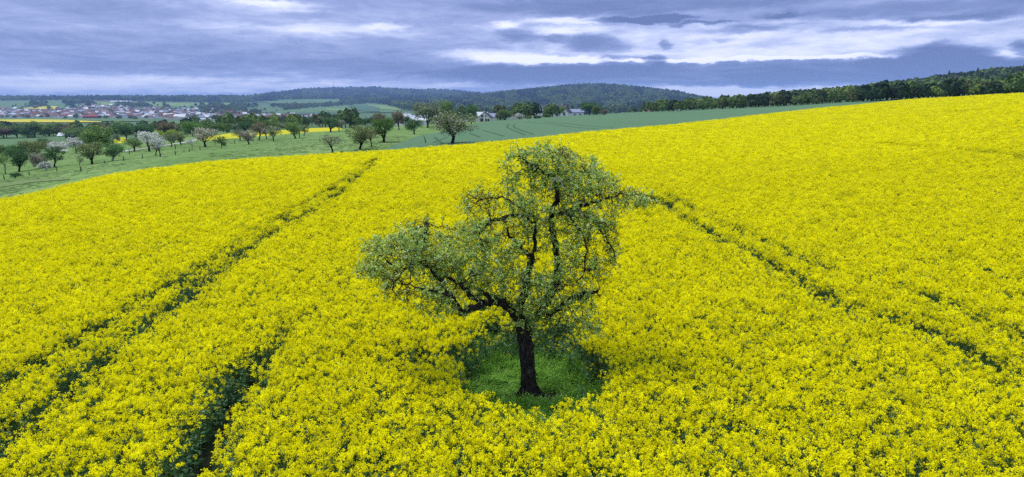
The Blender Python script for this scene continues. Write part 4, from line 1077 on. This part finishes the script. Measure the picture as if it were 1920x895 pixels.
def wood(name, top, bot, spacing, size, mixw, label, jitter=.3, seed=1, cover=1.0, holes=0.0, nscale=.05):
    """trees spread over a slope between two edges seen at bot (near) and top (far)"""
    rng = np.random.default_rng(seed)
    us0, us1 = bot[0][0], bot[-1][0]
    P_, K_ = [], []
    u = us0
    while u < us1:
        vt = np.interp(u, [p[0] for p in top], [p[1] for p in top]); vb = np.interp(u, [p[0] for p in bot], [p[1] for p in bot])
        v = vb
        while v > vt - .01:
            uu = u + rng.uniform(-1, 1) * spacing; vv = v + rng.uniform(-.5, .5) * spacing * .5
            nz = float(fbm(np.array([uu * nscale]), np.array([vv * nscale * 2.5]), seed + 3, 3)[0])
            if nz > holes:
                p = ground_at(uu, max(vv, vt), y0=250, n=220)
                P_.append(tuple(p)); K_.append(nz)
            v -= spacing * .42
        u += spacing
    P_ = np.array(P_); n_ = len(P_); K_ = np.array(K_)
    mixw = np.array(mixw, float)
    # kinds form stands: noise shifts the odds between light and dark
    idx = np.empty(n_, int)
    for k in range(n_):
        w_ = mixw.copy(); s_ = (K_[k] - .5) * 11
        w_[[0, 1, 2, 7]] *= math.exp(s_); w_[[3, 4, 5, 6]] *= math.exp(-s_)
        idx[k] = rng.choice(8, p=w_ / w_.sum())
    sz = size * rng.uniform(.75, 1.25, n_); sc = np.stack([sz, sz, sz * rng.uniform(.9, 1.2, n_)], -1)
    P_[:, 2] -= .5
    scatter(name, WP, P_, np.stack([0 * sz, 0 * sz, rng.uniform(0, 6.28, n_)], -1), sc, idx, label=label, cat='woodland', kind='stuff')
    return n_
cnt = 0
cnt += wood('far_forest', [(-260, 183), (0, 183.5), (200, 183), (400, 182.5), (520, 182)], [(-260, 187), (0, 189.5), (110, 188.5), (230, 189.5), (300, 191.5), (450, 193.5), (520, 190)], 2.3, 17, [4, 4, 1, 3, 3, .3, .3, 0], 'dark blue-green forest band along the horizon on the left', seed=2)
cnt += wood('hill_forest', [(480, 181), (520, 176), (560, 169.5), (600, 167), (700, 165.3), (760, 170), (830, 170.5), (900, 171.5)], [(480, 189), (560, 187.5), (640, 186.5), (760, 184), (900, 184)], 2.3, 21, [3, 3, 1, 3, 3, .5, .5, 0], 'blue hazy forest covering the long far hill under the mast', seed=3)
cnt += wood('hill_forest', [(860, 178), (960, 171), (1010, 166), (1080, 160), (1130, 160), (1180, 163), (1240, 170), (1300, 181), (1325, 187)], [(860, 210), (960, 221), (1060, 216), (1120, 214), (1200, 209), (1270, 203), (1325, 196)], 2.7, 15, [4, 4, 2, 3, 3, .5, .5, 1], 'green and blue patchy forest covering the rounded wooded hill', seed=4)
cnt += wood('hill_forest', [(640, 186), (760, 180), (880, 176)], [(640, 189), (700, 193), (760, 207), (880, 222)], 3.0, 19, [4, 4, 2, 3, 2, 1, 1, 1], 'wooded lower slope left of the rounded hill', seed=5)
cnt += wood('valley_copse', [(380, 197), (450, 197), (520, 199), (600, 197), (700, 189)], [(380, 216), (450, 218), (510, 218), (515, 209), (600, 202), (700, 195)], 3.6, 15, [4, 4, 3, 3, 2, 0, 0, 0], 'trees and copses in the valley between the village and the far meadows', seed=6, holes=.53)
cnt += wood('valley_copse', [(640, 189.5), (760, 189)], [(640, 193), (700, 194.5), (760, 196)], 3.0, 16, [2, 2, 1, 4, 4, 1, 1, 0], 'dark wood strip above the pale valley meadows', seed=16)
cnt += wood('village_trees', [(0, 198), (170, 193), (300, 198), (480, 206), (560, 214)], [(0, 222), (200, 223), (330, 226), (450, 228), (560, 227)], 4.6, 9, [3, 3, 1, 4, 3, 0, 0, 0], 'garden trees scattered among the roofs of the valley village', seed=7, holes=.58, nscale=.12)
cnt += wood('far_copse', [(60, 194), (86, 194)], [(60, 199), (86, 199.5)], 3.0, 16, [1, 1, 0, 4, 4, 0, 0, 0], 'dark copse above the far yellow field', seed=8)
cnt += wood('far_copse', [(110, 193), (170, 192)], [(118, 204), (145, 205), (172, 199)], 3.6, 16, [1, 1, 0, 4, 4, 0, 0, 0], 'dark copse right of the far yellow field', seed=18, holes=.4)
cnt += wood('far_copse', [(220, 195), (385, 197)], [(220, 201), (260, 202), (330, 203), (385, 203.5)], 3.4, 14, [1, 1, 1, 4, 4, 0, 0, 0], 'broken dark tree lines above the village', seed=9, holes=.5, nscale=.06)
cnt += wood('ridge_forest', [(1330, 191), (1400, 190.5), (1480, 186.5), (1560, 180.5), (1600, 176), (1650, 166), (1700, 158.5), (1760, 151), (1800, 146.5), (1860, 139.5), (1930, 132)], [(1330, 203), (1400, 198), (1480, 193), (1560, 189), (1700, 182), (1930, 172)], 4.4, 8.0, [5, 5, 2, 3, 3, .25, .25, 1.5], 'dark forest climbing the ridge on the right', seed=10)
cnt += wood('valley_belt', [(-100, 246), (120, 246), (200, 243), (400, 239), (560, 236)], [(-100, 260), (0, 259), (120, 255), (200, 256), (300, 256), (440, 246), (560, 240), (700, 238), (780, 236)], 9, 9, [4, 4, 3, 2, 2, 0, 0, 2], 'dense belt of trees filling the valley bottom behind the orchard', seed=11, holes=.46)
cnt += wood('house_gardens', [(760, 222), (870, 221), (880, 227), (935, 224), (960, 218), (1060, 214), (1210, 208)], [(760, 234), (870, 229), (880, 227), (935, 224), (960, 224), (1060, 218), (1210, 210)], 6, 8, [3, 3, 2, 4, 4, 0, 0, 0], 'garden shrubs behind the houses at the wheat edge', seed=12, holes=.42)
cnt += wood('undergrowth', [(1175, 208.5), (1230, 209), (1300, 205.5), (1400, 201), (1500, 196), (1600, 190.5), (1700, 186), (1800, 181), (1960, 176)], [(1175, 210.5), (1230, 211.5), (1300, 208), (1400, 203.3), (1500, 198.3), (1600, 192.8), (1700, 188), (1800, 183), (1960, 178)], 4.5, 6, [4, 4, 2, 4, 4, 0, 0, 1], 'bushes and low branches under the forest edge trees', seed=21)


# ------------------------------------------------------------------ houses
def prism(q_unused, x0, x1, y0, y1, h, rh, over=0.0):
    pass
def box_mesh(name, x0, x1, y0, y1, z0, z1, m):
    V_ = [(x, y, z) for z in (z0, z1) for y in (y0, y1) for x in (x0, x1)]
    F_ = [(0, 2, 3, 1), (4, 5, 7, 6), (0, 1, 5, 4), (2, 6, 7, 3), (0, 4, 6, 2), (1, 3, 7, 5)]
    me = fast_mesh(name, V_, F_); me.materials.append(m); return me
def wall_mesh(name, w, d, h, rh, m):
    """gabled body, ridge along x"""
    V_ = [(-w/2, -d/2, 0), (w/2, -d/2, 0), (w/2, d/2, 0), (-w/2, d/2, 0), (-w/2, -d/2, h), (w/2, -d/2, h), (w/2, d/2, h), (-w/2, d/2, h), (-w/2, 0, h + rh), (w/2, 0, h + rh)]
    F_ = [(0, 1, 5, 4), (2, 3, 7, 6), (1, 2, 6, 5), (3, 0, 4, 7), (5, 6, 9), (7, 4, 8), (0, 3, 2, 1), (4, 5, 9, 8), (6, 7, 8, 9)]
    me = bpy.data.meshes.new(name); me.from_pydata(V_, [], F_); me.materials.append(m); return me
def roof_mesh(name, w, d, h, rh, over, th, m):
    s_ = rh / (d / 2); w2 = w / 2 + over; e = d / 2 + over; ze = h - over * s_ + .03; zr = h + rh + .03
    V_ = []
    for x in (-w2, w2):
        V_ += [(x, -e, ze), (x, 0, zr), (x, e, ze), (x, e, ze + th), (x, 0, zr + th), (x, -e, ze + th)]
    F_ = [(0, 6, 7, 1), (1, 7, 8, 2), (2, 8, 9, 3), (3, 9, 10, 4), (4, 10, 11, 5), (5, 11, 6, 0), (0, 1, 4, 5), (1, 2, 3, 4), (6, 11, 10, 7), (7, 10, 9, 8)]
    me = bpy.data.meshes.new(name); me.from_pydata(V_, [], F_); me.materials.append(m); return me
def house(name, u, vb, w, d, h, rh, rot, wall, roof, label, cat='house', chimneys=1, windows=(), depth=None, group=None, gable_win=()):
    if depth: dd = pix_dir(u, vb); p = Vector((depth * dd[0] / dd[1], depth, 0)); p.z = float(height(p.x, p.y))
    else: p = ground_at(u, vb)
    r_ = empty(name, p, rot); tag(r_, label, cat, group)
    link('wall', wall_mesh('wall', w, d, h, rh, M[wall]), r_)
    ro = link('roof', roof_mesh('roof', w, d, h, rh, .5, .22, M[roof]), r_)
    for k in range(chimneys):
        cx = w * (.2 - .4 * k)
        link('chimney', box_mesh('chimney', cx - .35, cx + .35, -.4, .4, h + rh - .8, h + rh + .9, M['wall_cream']), ro)
    for (x, z, ww, hh) in windows:        # on the long front (-y)
        fr = link('window', box_mesh('window', x - ww/2 - .12, x + ww/2 + .12, -d/2 - .06, -d/2 - .003, z - .12, z + hh + .12, M['roof_pale']), r_)
        link('pane', box_mesh('pane', x - ww/2, x + ww/2, -d/2 - .08, -d/2 - .062, z, z + hh, M['glass']), fr)
    for (y, z, ww, hh) in gable_win:      # on the -x gable
        fr = link('window', box_mesh('window', -w/2 - .06, -w/2 - .003, y - ww/2 - .12, y + ww/2 + .12, z - .12, z + hh + .12, M['wall_cream']), r_)
        link('pane', box_mesh('pane', -w/2 - .08, -w/2 - .062, y - ww/2, y + ww/2, z, z + hh, M['glass']), fr)
    return r_
house('house', 910, 230, 8, 7.2, 2.4, 2.9, rad(84), 'wall_white', 'roof_dark', 'white gabled house with dark roof and tall windows at the wheat field edge', chimneys=0,
      gable_win=[(-2.4, 0, 1.1, 1.6), (-1.0, 0, 1.0, 1.6), (1.5, 0, 1.9, 1.9), (1.2, 2.5, 1.4, 1.2), (-.8, 2.6, .7, .9)], depth=400)
house('house', 904, 231, 6.5, 6, 3.0, 2.4, rad(-6), 'wall_white', 'roof_pale', 'pale grey roofed house wing behind the white gabled house', chimneys=1, depth=416)
house('house', 923, 230, 4, 5, 2.4, 1.8, rad(10), 'wall_white', 'roof_blue', 'low white annex with slate roof right of the white gabled house', chimneys=0, depth=412)
house('house', 1047, 219.5, 12, 9, 3.4, 4.6, rad(-24), 'wall_white', 'roof_dark', 'white house with steep dark blue roof showing above the wheat', depth=470, windows=[(-3, 1, 1.2, 1.2), (0, 1, 1.2, 1.2), (3, 1, 1.2, 1.2)], gable_win=[(0, 3.6, 1.2, 1.2)])
house('house', 1061, 219, 6.5, 6, 3.2, 2.8, rad(66), 'wall_white', 'roof_dark', 'small white gable wing right of the dark blue roof', chimneys=0, depth=466, gable_win=[(0, 1, 1.4, 1.4)])
house('house', 1212, 212, 10, 9, 3.0, 4.0, rad(28), 'wall_white', 'roof_red', 'house with bright red tiled roof and white gable before the hedge', depth=860, chimneys=1, gable_win=[(0, 3.0, 1.4, 1.2)])
house('house', 1008, 220, 7, 5.5, 5.4, 1.2, rad(12), 'wall_white', 'roof_pale', 'small white upper storey rising between hedges', depth=520, windows=[(-1.5, 3.2, .9, .9)], chimneys=0)
house('house', 990, 222, 15, 8, 3.4, 2.4, rad(6), 'wall_cream', 'roof_brown', 'long house with brown roof between garden bushes', depth=530, windows=[(-4, 1, 1, 1), (0, 1, 1, 1), (4, 1, 1, 1)])
house('house', 968, 222, 9, 8, 3.4, 2.2, rad(-10), 'wall_cream', 'roof_brown', 'brown roofed house half hidden by the white blossoming bush', depth=545)
house('house', 1081, 219, 9, 6, 3.2, 1.8, rad(8), 'wall_white', 'roof_blue', 'white house with blue-grey roof left of the large dark tree', depth=500, windows=[(-2, 1, 1, 1), (2, 1, 1, 1)])
house('house', 694, 239, 8, 6, 3.6, 3.8, rad(62), 'wall_white', 'roof_blue', 'white gable end behind the brown-topped tree', depth=640, gable_win=[(0, 2, 1, 1)])
house('house', 777, 233, 16, 8, 3.8, 2.3, rad(4), 'wall_cream', 'roof_blue', 'long house with slate blue roof left of the large apple tree', depth=430, windows=[(-5, 1.2, 1.2, 1.2), (0, 1.2, 1.2, 1.2), (5, 1.2, 1.2, 1.2)])
house('house', 758, 233, 9, 8, 4.0, 3.2, rad(50), 'wall_white', 'roof_pale', 'pale roofed gable house behind the brown leafed tree', depth=425)
house('house', 789, 236, 8, 6, 3.0, 1.8, rad(0), 'wall_white', 'roof_pale', 'low white outbuilding left of the large apple tree', depth=400, chimneys=0)
house('barn', 130, 262, 13, 8, 1.5, 2.0, rad(14), 'roof_dark', 'roof_pale', 'dark walled field barn with pale metal roof below the tree belt', 'barn', chimneys=0, depth=540)
# far sheds
def shed(u, vb, wpx, hpx, dpt, wall, roof, label, rot=0.0, name='shed', d_=14):
    w_ = wpx / FPX * dpt; h_ = hpx / FPX * dpt
    return house(name, u, vb, w_, d_, h_ * .6, h_ * .4, rot, wall, roof, label, 'shed', chimneys=0, depth=dpt)
shed(170, 223.3, 32, 5.5, 1950, 'maroon', 'maroon', 'long maroon hall at the near edge of the valley village')
shed(227, 192.2, 38, 3.2, 3950, 'wall_white', 'roof_pale', 'long white farm sheds on the slope above the village')
shed(30, 207, 20, 3.0, 2700, 'wall_white', 'roof_pale', 'pale glasshouse roofs below the far yellow field')
shed(375, 226.0, 44, 3.4, 1500, 'wall_cream', 'roof_pale', 'long low pale warehouse right of the village')
shed(407, 226.8, 20, 3.4, 1480, 'wall_cream', 'roof_pale', 'short pale warehouse beside the long one')
shed(655, 188.6, 8, 1.6, 4300, 'wall_white', 'roof_pale', 'tiny white farm building on the far hillside meadow')
# the village: one mesh per house
VM = []
for k in range(14):
    rv = random.Random(900 + k)
    w_, d_, h_, rh_ = rv.uniform(9, 16), rv.uniform(8, 10), rv.uniform(3, 6), rv.uniform(3, 4.5)
    a_ = wall_mesh('village_house', w_, d_, h_, rh_, M[rv.choice(['wall_white', 'wall_white', 'wall_cream'])])
    ro = roof_mesh('r', w_, d_, h_, rh_, .5, .3, M['roof_red'])
    bmv = [tuple(v.co) for v in a_.vertices] + [tuple(v.co) for v in ro.vertices]; na = len(a_.vertices)
    fc = [tuple(p.vertices) for p in a_.polygons] + [tuple(i + na for i in p.vertices) for p in ro.polygons]
    me = bpy.data.meshes.new('village_house'); me.from_pydata(bmv, [], fc); me.materials.append(a_.materials[0])
    rk = ['roof_red', 'roof_brown', 'roof_brown', 'roof_dark', 'roof_blue', 'roof_brown', 'roof_pale'][k % 7]
    me.materials.append(M[rk]); me.polygons.foreach_set('material_index', [0] * len(a_.polygons) + [1] * len(ro.polygons))
    VM.append((me, {'roof_red': 'red', 'roof_brown': 'brown', 'roof_dark': 'dark', 'roof_blue': 'slate blue', 'roof_pale': 'pale'}[rk]))
rv = random.Random(77)
def village(n_, us, tops, bots, label, grp, scale=1.0):
    k = 0
    while k < n_:
        u = rv.uniform(us[0], us[-1]); vt = np.interp(u, us, tops); vb = np.interp(u, us, bots)
        v = vb - (vb - vt) * rv.random() ** 1.0
        if rv.random() > np.interp(u, [us[0], (us[0] + us[-1]) / 2, us[-1]], [.8, 1, .6]): continue
        p = ground_at(u, v, y0=600, n=260)
        me, rc = rv.choice(VM)
        o = bpy.data.objects.new('village_house', me); S.collection.objects.link(o)
        o.location = p; o.rotation_euler = (0, 0, rv.choice([0, 1.57]) + rv.uniform(-.4, .4))
        s_ = rv.uniform(1.0, 1.5) * scale; o.scale = (s_, s_, s_)
        tag(o, label % rc, 'house', grp); k += 1
village(215, [-10, 60, 130, 200, 300, 400, 470], [207, 208, 206, 200.5, 206, 208, 214], [221.5, 222, 222.5, 222, 225, 226, 227], 'tiny house with %s roof among the crowded roofs of the valley village', 'houses of the valley village')
village(34, [150, 175, 210], [201, 197, 198.5], [206, 204, 206], 'tiny house with %s roof on the upper slope of the valley village', 'houses of the valley village')
village(30, [492, 520, 572], [222, 221, 221], [227, 226.5, 225.5], 'small pale house with %s roof in the hamlet right of the village', 'houses of the second hamlet', .9)

rg_ = np.random.default_rng(31); P_ = []
while len(P_) < 750:
    u = rg_.uniform(-10, 600)
    vt = np.interp(u, [-10, 60, 130, 200, 300, 400, 470, 500, 600], [209, 209, 207, 201, 206, 208, 215, 222, 223]); vb = np.interp(u, [-10, 60, 130, 200, 300, 400, 470, 500, 600], [221, 221.5, 222, 221.5, 224, 226, 227, 227, 225.5])
    if rg_.uniform() < (1 if u < 420 else .45): P_.append(tuple(ground_at(u, rg_.uniform(vt, vb), y0=600, n=240)))
P_ = np.array(P_); n_ = len(P_); sz = rg_.uniform(.9, 1.35, n_)
HP = [bpy.data.objects.new('village_proto_%02d' % k, VM[k][0]) for k in range(14)]
scatter('village_roofs', HP, P_, np.stack([0 * sz, 0 * sz, rg_.uniform(-.5, 2.0, n_)], -1), np.stack([sz, sz, sz], -1), rg_.integers(0, 14, n_), label='crowded small roofs filling the valley village between its nearer houses', cat='houses', kind='stuff')

# ------------------------------------------------------------------ mast, posts, lookouts
p = ground_at(626, 165.4, y0=3000); mast = empty('radio_mast', p); tag(mast, 'thin radio mast on top of the long blue hill', 'mast')
q = Q4(); q.tube([(0, 0, 0), (0, 0, 60)], [2.2, 1.6], 6); link('shaft', q.mesh('shaft'), mast, (M['metal'],))
q = Q4(); q.tube([(0, 0, 60), (0, 0, 95)], [1.0, .5], 6); link('antenna', q.mesh('antenna'), mast, (M['metal'],))
q = Q4(); q.tube([(0, 0, 56), (0, 0, 60.5)], [4, 4], 8); link('platform', q.mesh('platform'), mast, (M['metal'],))
for (u, vb, vt, lab) in [(55, 329, 322, 'fence post under the dark trees at far left'), (107, 322, 312, 'slanting fence post below the leaning dark tree'), (152, 322, 313, 'fence post below the thin young tree'),
        (196, 307, 301, 'short fence post left of the dark spreading tree'), (232, 302, 293, 'dark fence post right of the dark spreading tree'), (243, 290, 280, 'pale fence post near the little yellow field'),
        (267, 298, 290, 'thick dark fence post below the white blossoming trees'), (329, 291, 283, 'fence post in the open meadow, lower of two in line'), (329, 281, 270, 'thin stake in the open meadow, upper of two in line'),
        (355, 285, 278, 'dark fence post left of the wide pink tree'), (375, 281.5, 275.5, 'dark fence post under the wide pink tree'), (440, 270, 262, 'fence post left of the pinkish tree by the yellow strip'),
        (536, 257, 252, 'fence post in front of the yellow strip left of the leafy green tree'), (8, 338, 328, 'fence post at the left frame edge')]:
    p = ground_at(u, vb); d = pix_dir(u, vt); H = CAM_H + p.y * d[2] / d[1] - p.z
    q = Q4(); q.tube([(0, 0, -.1), (.03 * H, 0, H * .5), (rv.uniform(-.08, .08) * H, 0, H)], [.085, .08, .075], 8, 0, .06, cap=True)
    o = link('fence_post', q.mesh('fence_post'), None, (M['wood'],)); o.location = p; tag(o, lab, 'post', 'fence posts on the meadow')
p = ground_at(799, 273); q = Q4(); q.tube([(0, 0, -.1), (-.12, 0, .9), (-.45, 0, 1.9)], [.09, .08, .03], 8, 0, .08)
o = link('leaning_stake', q.mesh('leaning_stake'), None, (M['wood'],)); o.location = p; tag(o, 'dark leaning stake in the wheat left of the large apple tree', 'stake')
# wild shrub shoots standing in the rape left of the tree
put_tree('sapling', 801, 408, 385, 18, 'dark', 'dark green self-sown shoot sticking out of the rape left of the old tree', 6, cat='shrub', depth=33)

# ------------------------------------------------------------------ haze
hz = bpy.data.materials.new('haze'); hz.use_nodes = True; t = hz.node_tree; t.nodes.clear()
pv = t.nodes.new('ShaderNodeVolumePrincipled'); pv.inputs['Color'].default_value = (0.36, 0.52, 1.0, 1); pv.inputs['Density'].default_value = 0.00008
pv.inputs['Anisotropy'].default_value = 0.0
oo = t.nodes.new('ShaderNodeOutputMaterial'); t.links.new(pv.outputs[0], oo.inputs['Volume'])
gz = [v for v in (float(ZZ.min()), float(ZZ.max()))]
me = box_mesh('haze', -21000, 21000, -200, 14300, gz[0] - 1.5, max(gz[1] + 110, 260), hz)
o = link('haze', me); tag(o, kind='stuff')
